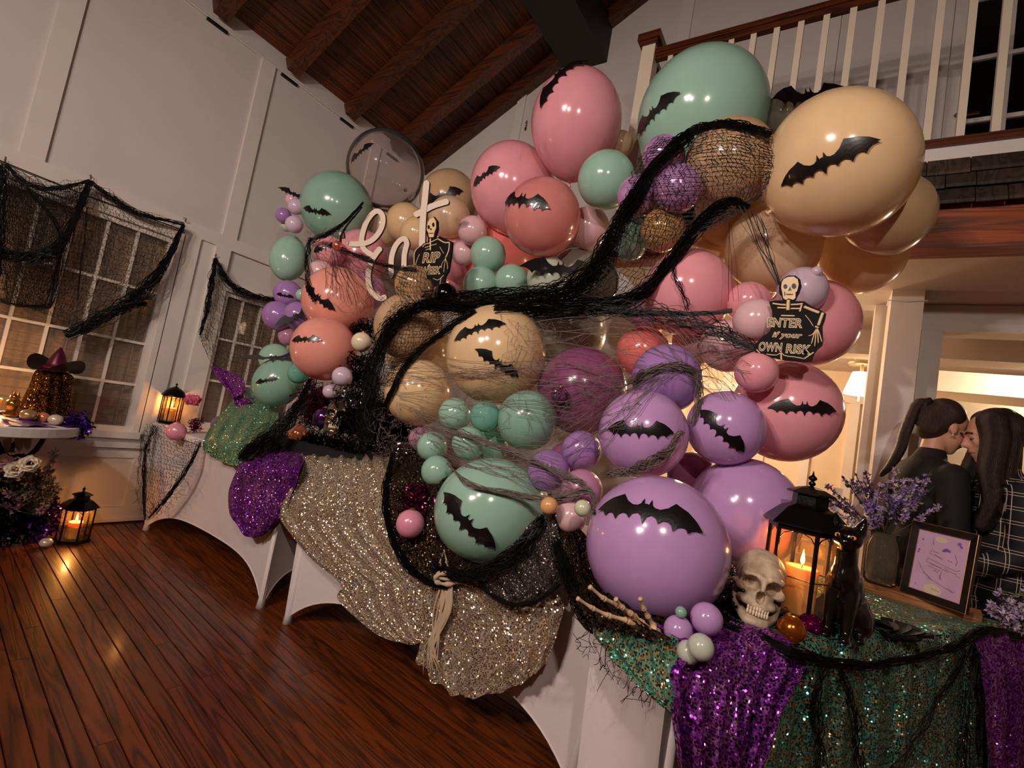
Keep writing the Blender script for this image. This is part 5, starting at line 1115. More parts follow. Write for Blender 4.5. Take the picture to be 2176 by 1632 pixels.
# black paper flower on the near table
bf = pz(1905, 1352, TH+.014); pf = thing('paper_flower', 'flat black paper flower lying by the cat figurine', 'paper flower', bf)
for i in range(7):
    a = i*.9; d = V((math.cos(a), math.sin(a), .18)); u = nrm(np.cross(d, (0, 0, 1)))
    MB().grid([[bf+d*(.085*t)+u*(.04*s*math.sin(math.pi*min(1, t*.9+.08)))+V((0, 0, .012*s*s+.012*math.sin(3*t+i))) for s in np.linspace(-1, 1, 7)] for t in np.linspace(.05, 1, 8)]).build('petal', mat('black_paper', (22, 18, 18), .7, var=.2), pf, smooth=True)

# ================================================================ round ornaments
def ornament(px, py, r_px, d, m, label, cap=None, squash=1., grp='ball ornaments'):
    c = pd(px, py, d); r = r_px*d/FOC; t = thing('ball_ornament', label, 'ornament', c-V((0, 0, r)), grp)
    b = MB().ball(c, (r, r, r*squash), 28, 18); b.build('ball', m, t, smooth=True)
    k = cap if cap is not None else V((0, 0, 1)); MB().lathe([(r*.2, r*squash*.96), (r*.2, r*squash*1.1), (r*.05, r*squash*1.14)], c, 12, nrm(k)).build('cap', GLD, t)
    return c
OR = mat('orange_mercury', (214, 116, 40), .16, .85, var=.25, vscale=9); PRL = mat('pearl_white', (226, 206, 186), .25, .3, var=.1); GPL = mat('gold_pearl', (206, 160, 112), .22, .6, var=.2)
CPR = latex('copper_marble', (226, 138, 96), .2, .0, .35, (120, 66, 44)); IVS = latex('ivory_speckle', (226, 206, 176), .25, .05, 0, (96, 84, 66)); PEACH = latex('peach_speckle', (228, 166, 110), .25, .05, 0, (150, 100, 60)); SAGE = latex('sage_speckle', (204, 208, 172), .25, .05, 0, (160, 160, 130))
CHR = mat('black_chrome', (70, 58, 62), .12, 1., var=.5, vscale=14); PUR = mat('purple_chrome', (120, 70, 140), .14, .9, var=.4, vscale=16); PNK = mat('pink_glaze', (232, 150, 172), .2, .1); MIR = sequin('mirror_facets', [(110, 60, 110), (190, 120, 180), (230, 190, 190)], .006, .12, .4)
bo = pz(1682, 1360, TH+.018); ornament(1682, 1337, 28, depth(bo)+.01, OR, 'shiny orange ball beside the skull on the near table', V((.2, .3, 1)))
ornament(1722, 1328, 24, depth(bo)+.09, MAGS, 'dark glittery purple ball between the orange ball and the cat')
ornament(872, 1113, 30, depth(px_(872, 1113, 1.53)), PNK, 'pink ball under black net on the champagne cloth')
ornament(1167, 1075, 19, depth(px_(1167, 1075, 1.5)), PEACH, 'small peach speckled ball right of the front mint balloon')
ornament(1238, 1080, 18, depth(px_(1238, 1080, 1.46)), SAGE, 'small sage speckled ball at the left rim of the largest lavender balloon')
h = hit(1189, 840); ornament(1189, 840, 18, h[0]-.03, MIR, 'small mirrored purple ball on the plum balloon')
h = hit(948, 628); ornament(947, 627, 26, depth(px_(947, 627, 1.8)), CHR, 'black chrome ball at the foot of the tombstone sign')
ornament(768, 727, 21, depth(px_(768, 727, 1.72)), IVS, 'ivory speckled ball right of the lower salmon balloon')
ornament(633, 923, 20, depth(px_(633, 923, 1.82)), CPR, 'copper marbled ball beside the pewter skull')
ornament(688, 888, 22, depth(px_(688, 888, 1.82)), PUR, 'purple chrome ball behind the pewter skull')
ornament(375, 917, 19, depth(px_(375, 917, 1.6)), PNK, 'pink glass ball at the foot of the domed far lantern')
ornament(717, 522, 11, depth(px_(717, 522, 1.9)), mat('rose_foil', (226, 120, 110), .2, .7, var=.4, vscale=30), 'rose foil ball tied to the net by the white letters')
def tinsel(name, label, m, ctr, rad, n, seed, L=.12, w=.003):
    rg = np.random.RandomState(seed); mb = MB()
    for i in range(n):
        d = nrm(rg.normal(0, 1, 3)); p = V(ctr)+d*V(rad)*rg.rand()**.4; u = nrm(rg.normal(0, 1, 3)); c = rg.normal(0, 1, 3)*3; pts = [p]
        for k in range(6): u = nrm(u+np.cross(c, u)*.12+V((0, 0, -.12))); pts.append(pts[-1]+u*L/6)
        s = nrm(np.cross(u, rg.normal(0, 1, 3)))*w; mb.grid([[q-s, q+s] for q in pts])
    return tag(mb.build(name, m), label, 'tinsel')
BT = mat('black_foil', (30, 24, 24), .22, .9, var=.5, vscale=40); PT = mat('purple_foil', (96, 40, 120), .2, .9, var=.5, vscale=30); ST = mat('silver_foil', (150, 140, 140), .2, .95, var=.4, vscale=30); MT = mat('wine_foil', (110, 26, 70), .22, .9, var=.4, vscale=30)
tinsel('tinsel_garland', 'black foil tinsel piled between salmon balloons and champagne cloth', BT, px_(765, 880, 1.86), (.13, .17, .15), 900, 1)
tinsel('tinsel_garland', 'dark tinsel mass behind the frosted tuft and lower cream balloon', BT, px_(838, 915, 2.0), (.12, .17, .1), 800, 14)
tinsel('tinsel_garland', 'black tinsel heap behind the wine red tinsel', BT, px_(690, 870, 2.12), (.1, .22, .13), 800, 15)
tinsel('tinsel_garland', 'black tinsel sheaf hanging right of the ivory ball', BT, px_(765, 790, 1.95), (.07, .07, .1), 260, 2)
tinsel('tinsel_garland', 'black foil tinsel along the step edge by the copper ball', BT, px_(690, 940, 1.86), (.07, .3, .035), 500, 13, .07)
tinsel('tinsel_garland', 'silver tinsel tuft above the pewter skull', ST, px_(745, 850, 1.8), (.05, .07, .05), 160, 3, .07)
tinsel('tinsel_garland', 'wine red tinsel behind the purple chrome ball', MT, px_(665, 850, 1.95), (.08, .1, .1), 300, 4, .09)
tinsel('tinsel_garland', 'silver frosted tuft at the corner of the champagne cloth', ST, px_(845, 955, 1.68), (.04, .05, .045), 130, 6, .05, .002)
tinsel('tinsel_garland', 'black foil tinsel under the near lantern and cat', BT, onC(.42, .2, TH+.03), (.2, .16, .022), 420, 7, .07)
tinsel('tinsel_garland', 'smoky foil tuft between largest lavender balloon and skull', ST, pd(1548, 1245, 1.5), (.05, .05, .08), 170, 8, .07, .0025)
tinsel('tinsel_garland', 'magenta sparkle tinsel behind the netted pink ball', MT, px_(885, 1060, 1.56), (.03, .07, .07), 260, 9, .05)
tinsel('tinsel_garland', 'dark foil strands trailing from the upper salmon balloon', BT, px_(770, 700, 2.1), (.06, .1, .06), 200, 10, .1)
# far table: purple bow, grey pumpkin, pink flower, little foil pot
pk = pz(478, 922, TH+.01); pm_ = thing('fabric_pumpkin', 'dusky lilac fabric pumpkin beside the teal cloth', 'pumpkin', pk); PKM = mat('pumpkin_velvet', (112, 88, 112), .65, var=.15)
for k in range(9): a = k*.698; MB().ball(pk+V((math.cos(a)*.055, math.sin(a)*.055, .062)), (.05, .05, .062), 14, 10).build('pumpkin_rib', PKM, pm_, smooth=True)
MB().tube([pk+V((0, 0, .11)), pk+V((.005, 0, .14)), pk+V((.02, .01, .165))], [.014, .011, .008], 8).build('pumpkin_stem', BT, pm_)
bw_ = px_(500, 850, 1.95)
cloth('sequin_bow', 'purple sequin bow standing behind the teal cloth', 'bow', PURP, [f(1.98, (447, 780), (455, 778), (475, 785)), f(1.95, (468, 812), (485, 806), (512, 800)), f(1.92, (492, 842), (503, 838), (520, 828)), f(1.95, (497, 855), (506, 850), (516, 846)), f(1.98, (505, 880), (520, 872), (536, 850))], 30, 40, amp=.02, folds=3, seed=20)
fl0 = px_(409, 852, 1.72); fw = thing('pink_peony', 'pink artificial peony right of the domed lantern', 'flower', fl0-V((0, 0, .06))); PEO = mat('peony', (222, 110, 140), .6, var=.2)
rg = np.random.RandomState(3)
for i in range(34):
    d = nrm(rg.normal(0, 1, 3)+V((-.3, 0, .4))); u, w, _ = frame(d); rr = rg.uniform(.03, .058)
    MB().grid([[fl0+d*rr*(.5+.5*t)+u*(.034*s*math.sin(1.2+t))+w*(.03*(t-.5))+V((0, 0, .006*math.sin(5*s+i))) for s in np.linspace(-1, 1, 5)] for t in np.linspace(0, 1, 4)]).build('petal', PEO, fw, smooth=True)
pt0 = pz(413, 918, TH+.006); tinsel('foil_pot', 'dark foil wrapped pot under the pink peony', MT, pt0+V((0, 0, .05)), (.035, .035, .05), 150, 12, .04)
# ================================================================ white script letters and skeleton signs
LET = mat('letter_white', (226, 208, 190), .45, var=.05); LETE = mat('letter_edge', (74, 48, 30), .6)
lx = lambda x, y: px_(700+x/6.043, 370+y/6.043, 2.06)
NS = [0]
def stroke(pts, w, par, name='stroke', X=lx, th=.012, n=60, mface=LET, medge=LETE):
    NS[0] += 1; sx_ = .0035*(NS[0] % 3)
    C = [c[:2] for c in crom([(a, b, 0) for a, b in pts], n)]; L, R = [], []
    for i, c in enumerate(C):
        d = C[min(i+1, n-1)]-C[max(i-1, 0)]; d = d/(np.linalg.norm(d)+1e-9); nn_ = V((-d[1], d[0])); e = min(i, n-1-i)/3.; k = w/2*(math.sqrt(max(.05, 1-(1-min(1, e))**2)))
        L.append(X(*(c+nn_*k))+V((sx_+.003*i/n, 0, 0))); R.append(X(*(c-nn_*k))+V((sx_+.003*i/n, 0, 0)))
    bk = V((th, 0, 0)); body = MB().grid([L, [p+bk for p in L], [p+bk for p in R], R]); face = MB().grid([[p-V((.0012, 0, 0)) for p in L], [p-V((.0012, 0, 0)) for p in R]])
    o = body.build(name, medge, par); face.build('painted_face', mface, o); return o
lt = thing('script_sign', 'white cut-out script lettering among the upper left balloons', 'sign', lx(800, 1200))
stroke([(215, 885), (300, 895), (370, 895), (470, 880), (560, 830), (640, 730), (680, 620), (672, 520), (610, 470), (540, 510), (470, 610), (425, 730), (405, 850), (430, 950), (500, 1010), (560, 1040)], 66, lt)
stroke([(655, 935), (600, 1000), (530, 1110), (488, 1260), (492, 1400), (540, 1520), (640, 1590), (720, 1560)], 70, lt)
stroke([(798, 1330), (792, 1180), (800, 1060), (838, 940), (900, 855), (965, 830), (992, 890), (975, 960), (958, 1050), (952, 1180), (930, 1300)], 66, lt)
stroke([(1245, 75), (1222, 300), (1200, 500), (1188, 700), (1180, 960)], 78, lt); stroke([(1080, 525), (1200, 462), (1330, 395), (1520, 335)], 76, lt); stroke([(152, 745), (156, 780), (158, 815)], 56, lt)
SGN = mat('sign_black', (20, 16, 15), .75, var=.2, spec=.2); SGC = mat('sign_cream', (222, 190, 146), .5, var=.1); BLK = mat('sign_letter_black', (12, 10, 10), .5)
def board(poly, X, par, m, th, name, off=0.):
    P = [X(a, b)-V((off, 0, 0)) for a, b in poly]; n = len(P); bk = V((th, 0, 0))
    from mathutils.geometry import tessellate_polygon
    tri = [tuple(t_) for t_ in tessellate_polygon([[Vector((p[1], p[2], 0)) for p in P]])]
    return MB().add(P+[p+bk for p in P], tri+[tuple(i+n for i in t_[::-1]) for t_ in tri]+[(i, (i+1) % n, n+(i+1) % n, n+i) for i in range(n)]).build(name, m, par)
def ell(cx, cy, rx, ry, n=16, rot=0): return [(cx+rx*math.cos(t)*math.cos(rot)-ry*math.sin(t)*math.sin(rot), cy+rx*math.cos(t)*math.sin(rot)+ry*math.sin(t)*math.cos(rot)) for t in np.linspace(0, 2*math.pi, n, endpoint=False)]
def words(txt, X, x0, y0, hgt, wid, par, outline=True, shear=0.):
    """Raised outlined lettering on the board: cream rim, black core. Box from x0,y0 (lower left) in the sign's own units."""
    o0 = X(x0, y0); w_m = np.linalg.norm(X(x0+wid, y0)-o0); h_m = np.linalg.norm(X(x0, y0-hgt)-o0)
    for k, (off, m, dx) in enumerate((((.05 if outline else .0), SGC, .0025), (-.012, BLK, .0035)) if outline else ((.012, SGC, .0025),)):
        cu = bpy.data.curves.new('lettering', 'FONT'); cu.body = txt; cu.size = 1; cu.offset = off; cu.extrude = .001; cu.shear = shear; cu.space_character = 1.08
        tmp = bpy.data.objects.new('tmp', cu); COL.objects.link(tmp); bpy.context.view_layer.update(); me = bpy.data.meshes.new_from_object(tmp.evaluated_get(bpy.context.evaluated_depsgraph_get()))
        bw = max(.1, tmp.dimensions[0]) if k == 0 else bw; bpy.data.objects.remove(tmp, do_unlink=True); me.materials.clear(); me.materials.append(m); o = bpy.data.objects.new('lettering', me); COL.objects.link(o); s = w_m/bw; o.parent = par
        o.matrix_local = Matrix.Translation(Vector(tuple(o0-V((dx, 0, 0))-WLOC[par.name]))) @ Matrix(((0, 0, -1, 0), (-1, 0, 0, 0), (0, 1, 0, 0), (0, 0, 0, 1))) @ Matrix.Diagonal((s, h_m/.70, .3, 1))
def bones(L, X, par, m=SGC, name='bone_relief'):
    for pts, r in L: MB().tube([X(a, b)-V((.002, 0, 0)) for a, b in crom([(a, b, 0) for a, b in pts], 12)[0:0]] or [X(c[0], c[1])-V((.002, 0, 0)) for c in crom([(a, b, 0) for a, b in pts], 10)], r, 6).build(name, m, par, smooth=True)
rx = lambda x, y: px_(700+x/6.043, 370+y/6.043, 1.93)
rp_ = thing('tombstone_sign', 'black tombstone sign with a skeleton holding the word RIP', 'sign', rx(1330, 1440))
board([(1085, 1000), (1190, 900), (1262, 868), (1265, 825), (1245, 760), (1252, 640), (1290, 565), (1345, 545), (1388, 600), (1392, 700), (1362, 800), (1358, 830), (1420, 795), (1580, 870), (1562, 1050), (1530, 1240), (1490, 1310), (1470, 1420), (1330, 1440), (1290, 1350), (1100, 1300), (1080, 1150)], rx, rp_, SGN, .012, 'board')
board([(1262, 640), (1295, 575), (1340, 556), (1372, 605), (1374, 690), (1348, 760), (1340, 812), (1285, 815), (1272, 750), (1255, 720)], rx, rp_, SGC, .004, 'skull_face', .004)
for e in (ell(1282, 685, 15, 26), ell(1342, 655, 16, 28), ell(1310, 712, 9, 14), ell(1312, 765, 34, 5)): board(e, rx, rp_, BLK, .002, 'skull_mark', .0055)
bones([([(1300, 830), (1300, 980)], .0045), ([(1300, 885), (1230, 905), (1200, 940)], .003), ([(1300, 880), (1360, 850), (1400, 830)], .003), ([(1300, 925), (1230, 945)], .0025), ([(1300, 920), (1380, 900)], .0025), ([(1300, 960), (1240, 975)], .0025), ([(1400, 835), (1480, 880), (1545, 880)], .004), ([(1545, 880), (1535, 980), (1495, 1080)], .0035), ([(1495, 1085), (1450, 1150), (1440, 1210)], .0016), ([(1495, 1085), (1480, 1180), (1470, 1260)], .0016), ([(1495, 1085), (1520, 1170), (1520, 1220)], .0016), ([(1420, 935), (1470, 1020)], .0016), ([(1200, 905), (1100, 1000), (1092, 1180)], .003), ([(1160, 1030), (1120, 1130), (1105, 1220)], .0018), ([(1330, 1340), (1400, 1360), (1470, 1300)], .002), ([(1440, 1330), (1420, 1420)], .002)], rx, rp_)
words('RIP', rx, 1190, 1138, 118, 215, rp_); words('A', rx, 1262, 1192, 34, 40, rp_, False); words('WEEK', rx, 1170, 1288, 88, 265, rp_)
ex_ = lambda x, y: px_(1580+x/7.77, 570+y/7.77, 1.86)
en = thing('warning_sign', 'black skeleton sign reading ENTER if your OWN RISK', 'sign', ex_(700, 1530))
board([(600, 240), (650, 170), (740, 120), (860, 120), (940, 190), (958, 290), (920, 400), (880, 470), (850, 545), (1000, 545), (1130, 630), (1290, 700), (1365, 750), (1345, 850), (1305, 960), (1312, 1120), (1320, 1190), (1300, 1270), (1225, 1330), (1180, 1400), (1130, 1530), (1000, 1540), (600, 1500), (380, 1440), (200, 1390), (160, 1290), (290, 1150), (440, 1040), (480, 900), (470, 700), (420, 555), (520, 530), (650, 530), (625, 450), (585, 400), (585, 310)], ex_, en, SGN, .014, 'board')
board([(632, 240), (665, 185), (740, 150), (830, 145), (895, 190), (912, 270), (895, 350), (880, 395), (860, 400), (858, 500), (820, 528), (745, 505), (700, 528), (655, 500), (640, 400), (622, 330)], ex_, en, SGC, .005, 'skull_face', .005)
for e in (ell(692, 310, 33, 38), ell(833, 305, 38, 44), [(770, 310), (795, 385), (770, 370), (735, 388)], ell(760, 440, 66, 9), ell(682, 430, 8, 40)): board(e, ex_, en, BLK, .002, 'skull_mark', .0065)
bones([([(742, 530), (735, 620), (735, 700)], .006), ([(700, 610), (580, 600), (480, 585)], .0032), ([(780, 605), (900, 600), (980, 590)], .0032), ([(700, 660), (560, 655)], .003), ([(780, 670), (940, 670)], .003), ([(960, 610), (930, 720)], .003), ([(1000, 640), (1120, 690), (1250, 740)], .0052), ([(1310, 740), (1270, 850), (1235, 950)], .005), ([(1180, 965), (1240, 985)], .003)]+[([(1215, 985), (1215+dx*.5, 1090), (1215+dx, ye)], .0018) for dx, ye in ((-140, 1120), (-95, 1250), (-40, 1290), (20, 1240), (80, 1220))]+[([(1020, 775), (1095, 870), (1150, 960)], .0012), ([(620, 785), (845, 790)], .0028), ([(380, 1420), (540, 1440), (620, 1400), (690, 1450), (860, 1470), (1010, 1500)], .0018), ([(1000, 1500), (1160, 1390)], .0025), ([(620, 1400), (625, 1520)], .003), ([(215, 1345), (270, 1400)], .0022)], ex_, en)
words('ENTER', ex_, 380, 962, 138, 590, en); words('if your', ex_, 470, 1135, 86, 500, en, True, .25); words('OWN', ex_, 245, 1358, 135, 385, en); words('RISK', ex_, 690, 1395, 140, 420, en)

# ================================================================ round table at the left with its display
rt = V((.755, 3.765, 0)); RR = .385
rtb = thing('round_table', 'small round white table in front of the left window', 'table', rt)
MB().lathe([(RR-.01, .695), (RR, .70), (RR, .745), (RR-.006, .75), (.002, .75)], rt, 64).build('tabletop', SPAN, rtb, smooth=False)
rg = np.random.RandomState(8)
for k in range(3):
    a = k*2.1+.5; MB().tube(crom([rt+V((.05*math.cos(a), .05*math.sin(a), .70)), rt+V((.03*math.cos(a+1), .03*math.sin(a+1), .45)), rt+V((.05*math.cos(a+2), .05*math.sin(a+2), .2)), rt+V((.22*math.cos(a+2.2), .22*math.sin(a+2.2), .0))], 14), .018, 8).build('leg', IRON, rtb, smooth=True)
for k in range(5): a = k*1.3; MB().tube(crom([rt+V((.02, -.02, .5)), rt+V((.12*math.cos(a), .12*math.sin(a), .6)), rt+V((.2*math.cos(a+.4), .2*math.sin(a+.4), .69))], 8), [.012, .011, .01, .009, .008, .007, .006, .005], 6).build('branch', IRON, rtb, smooth=True)
SAT = mat('purple_satin', (84, 40, 130), .3, .35, var=.3, vscale=18, bump=.3, bscale=30)
sc_ = MB().grid([[rt+V((math.cos(a)*r, math.sin(a)*r, .754+.006*math.sin(9*a+20*r)+.004*math.sin(23*a))) for r in np.linspace(.12, RR-.02+.012*math.sin(7*a), 10)] for a in np.linspace(0, 6.283, 90)])
tag(sc_.build('satin_cloth', SAT, smooth=True), 'purple satin cloth laid round the small round table', 'cloth')
e0 = pz(168, 905, .755); tinsel('foil_bow', 'purple foil bow spilling over the round table edge', mat('violet_foil', (88, 46, 150), .18, .85, var=.4, vscale=30), e0+V((.0, .02, .0)), (.05, .06, .05), 320, 21, .06, .006)
for i, (x, y, r, m_, l, sq) in enumerate(((32, 873, 12.5, GPL, 'dark gold oval ornament leftmost on the round table', .8), (61, 882, 15, GPL, 'gold pearl ornament second on the round table', .85), (92, 887, 10.5, CPR, 'copper ornament third on the round table', 1), (118, 892, 13, PRL, 'champagne pearl ornament rightmost on the round table', .85))):
    q = pz(x, y+r*.8, .757); ornament(x, y, r, depth(q)+.01, m_, l, squash=sq)
ornament(98, 1153, 11.5, depth(pz(98, 1164, 0))+.0, PRL, 'pearl oval ornament lying on the wooden floor', squash=.85)
fg = pz(92, 880, .755)+V((.0, -.02, 0)); fgt = thing('witch_figure', 'black and gold sequined figure wearing a witch hat', 'figurine', fg)
G_ = []
for z in np.linspace(0, 1, 26):
    r = np.interp(z, [0, .12, .45, .7, .82, .93, 1], [.118, .112, .098, .09, .092, .075, .03]); G_.append([fg+V((math.cos(a)*r*(1+.05*math.sin(13*a+3*z)), math.sin(a)*r*(1+.05*math.sin(13*a+3*z)), .01+z*.27)) for a in np.linspace(0, 6.283, 80)])
BGS = sequin('sequin_black_gold', [(6, 5, 5), (20, 14, 10), (150, 104, 50), (60, 40, 26)], .006, .2, .7, .2)
MB().grid(G_).build('sequin_body', BGS, fgt, smooth=True)
for sx in (-1, 1): MB().ball(fg+V((.085*sx*CR[0], .085*sx*CR[1], .24)), .032, 16, 12).build('pompom', BGS, fgt, smooth=True)
ht = fg+V((0, 0, .275)); HT = mat('hat_wine', (96, 22, 50), .35, .3, var=.3, vscale=14); HTD = mat('hat_black', (26, 18, 20), .4, .2)
MB().lathe([(.062, 0), (.05, .05), (.028, .105), (.004, .15)], ht, 24).build('hat_cone', HT, fgt, smooth=True); MB().lathe([(.06, -.005), (.066, 0), (.066, .022), (.058, .026)], ht, 24).build('hat_band', HT, fgt, smooth=True)
MB().grid([[ht+V((math.cos(a)*r, math.sin(a)*r, (r-.05)*1.1*abs(math.sin(a-YAW))**2-.006)) for r in np.linspace(.05, .135, 8)] for a in np.linspace(0, 6.283, 60)]).build('hat_brim', HTD, fgt, smooth=True)
gs = pz(22, 884, .756); gst = thing('gold_candleholder', 'gold owl-shaped candleholder at the left edge of the round table', 'candleholder', gs); GOLD = mat('gold_glaze', (190, 130, 56), .18, .9, var=.35, vscale=24)
MB().lathe([(.03, 0), (.033, .01), (.022, .03), (.03, .05), (.034, .065), (.03, .085), (.018, .095)], gs, 20).build('holder_body', GOLD, gst, smooth=True); MB().ball(gs+V((0, 0, .105)), .022, 14, 10).build('holder_head', GOLD, gst, smooth=True)
for q in (-1, 1): MB().lathe([(.009, 0), (.001, .022)], gs+V((.012*q*CR[0], .012*q*CR[1], .12)), 8).build('ear', GOLD, gst)
candle(gs+V((-.05, .10, 0)), .024, .085, 9.0, 'lit candle glowing against the left window', 'candles inside lanterns')
# under the round table
u0 = pz(60, 1165, 0)
tinsel('foil_bundle', 'purple foil bundle on the floor under the round table', mat('violet_dark_foil', (96, 52, 140), .2, .8, var=.5, vscale=26), pz(72, 1150, 0)+V((0, 0, .14)), (.095, .085, .13), 900, 31, .05, .006)
tinsel('foil_bundle', 'black tinsel heap at the lower left under the round table', BT, pz(0, 1165, 0)+V((0, .05, .22)), (.11, .1, .22), 800, 32, .08, .005)
tinsel('foil_bundle', 'amber lit foil scraps left of the floor lantern', mat('amber_foil', (190, 110, 40), .2, .8, var=.4), pz(112, 1140, 0)+V((.0, .03, .12)), (.03, .03, .08), 130, 33, .05, .004)
ROSE = mat('white_rose', (226, 206, 180), .6, var=.08); ROSEP = mat('dusk_rose', (190, 132, 140), .6, var=.1)
def rose(c, r, m_, label, seed):
    rg = np.random.RandomState(seed); t = thing('rose', label, 'flower', c-V((0, 0, r)), 'roses under the round table'); F_ = nrm(CC-c+V((0, 0, .3))); u, w, d = frame(F_)
    for k in range(16):
        a = k*2.4; rr = r*(.2+.8*math.sqrt(k/16)); o = u*math.cos(a)+w*math.sin(a); tg = np.cross(d, o)
        MB().grid([[c+o*(rr*(.55+.45*s_))+tg*(rr*.75*q)+d*(r*(.55-.75*(rr/r)**2)+.25*r*s_*(1-abs(q))-.12*r*q*q) for q in np.linspace(-1, 1, 6)] for s_ in np.linspace(0, 1, 5)]).build('petal', m_, t, smooth=True)
    return t
for i, (x, y, r, m_, l) in enumerate(((32, 998, 17, ROSE, 'white rose left of the pair under the round table'), (63, 985, 17, ROSE, 'white rose right of the pair under the round table'), (8, 980, 15, ROSEP, 'dusky pink rose at the left edge under the round table'))):
    d_ = depth(u0)-.28; rose(pd(x, y, d_), r*d_/FOC, m_, l, i)
db = thing('dried_bouquet', 'dried flower bouquet under the round table', 'flowers', u0+V((0, 0, .1))); rg = np.random.RandomState(17)
DRY = [mat('dried_%d' % i, c, .8, var=.2) for i, c in enumerate(((150, 120, 84), (150, 104, 122), (96, 80, 52)))]
for i in range(26): d_ = depth(u0)+rg.uniform(-.2, .05); spray(u0+V((.0, -.05, .2)), pd(rg.uniform(-10, 125), rg.uniform(940, 1080), d_), 22, .02, db, rg, DRY[i % 3], LEAF[(i+1) % 3])
bg_ = thing('bat_bunting', 'black bat-shaped bunting above the roses under the round table', 'bunting', pd(30, 980, depth(u0)-.2))
stroke_x = lambda x, y: pd(x/5.63, 880+y/5.63, depth(u0)-.22)
MB().tube([stroke_x(a, b) for a, b in ((-30, 330), (10, 440), (110, 520), (215, 490), (330, 510), (430, 430), (500, 330), (545, 250))], [.012, .014, .012, .008, .012, .013, .012, .01], 8).build('bat_edge', NETM, bg_, smooth=True)
for q in ((30, 300, 110, 130), (170, 290, 120, 130), (280, 300, 100, 110)):
    MB().add([stroke_x(q[0], q[1]), stroke_x(q[0]+q[2], q[1]-20), stroke_x(q[0]+q[2]*.9, q[1]+q[3]*.8), stroke_x(q[0]+q[2]*.5, q[1]+q[3]*1.4), stroke_x(q[0]+q[2]*.08, q[1]+q[3]*.8)], [(0, 1, 2, 3, 4)]).build('mirror_scallop', mat('mirror_paper', (190, 176, 166), .3, .4), bg_)

# ================================================================ the two women talking behind the near table
SKIN = mat('skin', (206, 152, 124), .5, var=.06, sss=.15); HAIR1 = mat('brown_hair', (44, 26, 16), .42, var=.5, vscale=26, stretch=(12, 12, 1.2), bump=.5, bscale=40); HAIR2 = mat('dark_hair', (30, 16, 12), .42, var=.5, vscale=26, stretch=(12, 12, 1.2), bump=.5, bscale=40)
def plaid():
    if 'plaid_coat' in MATS: return MATS['plaid_coat']
    m = mat('plaid_coat', (16, 15, 20), .75, var=.2, vscale=8, bump=.1); nt = m.node_tree; L = nt.links; b = nt.nodes['Principled BSDF']; rp = [n for n in nt.nodes if n.type == 'VALTORGB'][0]; tc = [n for n in nt.nodes if n.type == 'TEX_COORD'][0]
    sp = nd(nt, 'ShaderNodeSeparateXYZ'); L.new(tc.outputs['Object'], sp.inputs[0]); acc = None
    for ax, off in ((1, 0), (1, .011), (2, 0), (2, .012)):
        a = nd(nt, 'ShaderNodeMath', operation='ADD'); a.inputs[1].default_value = off+5; L.new(sp.outputs[ax], a.inputs[0])
        md = nd(nt, 'ShaderNodeMath', operation='MODULO'); md.inputs[1].default_value = .06; L.new(a.outputs[0], md.inputs[0])
        lt_ = nd(nt, 'ShaderNodeMath', operation='LESS_THAN'); lt_.inputs[1].default_value = .0022; L.new(md.outputs[0], lt_.inputs[0])
        if acc is None: acc = lt_.outputs[0]
        else: mx_ = nd(nt, 'ShaderNodeMath', operation='MAXIMUM'); L.new(acc, mx_.inputs[0]); L.new(lt_.outputs[0], mx_.inputs[1]); acc = mx_.outputs[0]
    mx = nd(nt, 'ShaderNodeMix'); mx.data_type = 'RGBA'; L.new(acc, mx.inputs[0]); L.new(rp.outputs[0], mx.inputs[6]); mx.inputs[7].default_value = lin((206, 186, 170)); L.new(mx.outputs[2], b.inputs['Base Color']); return m
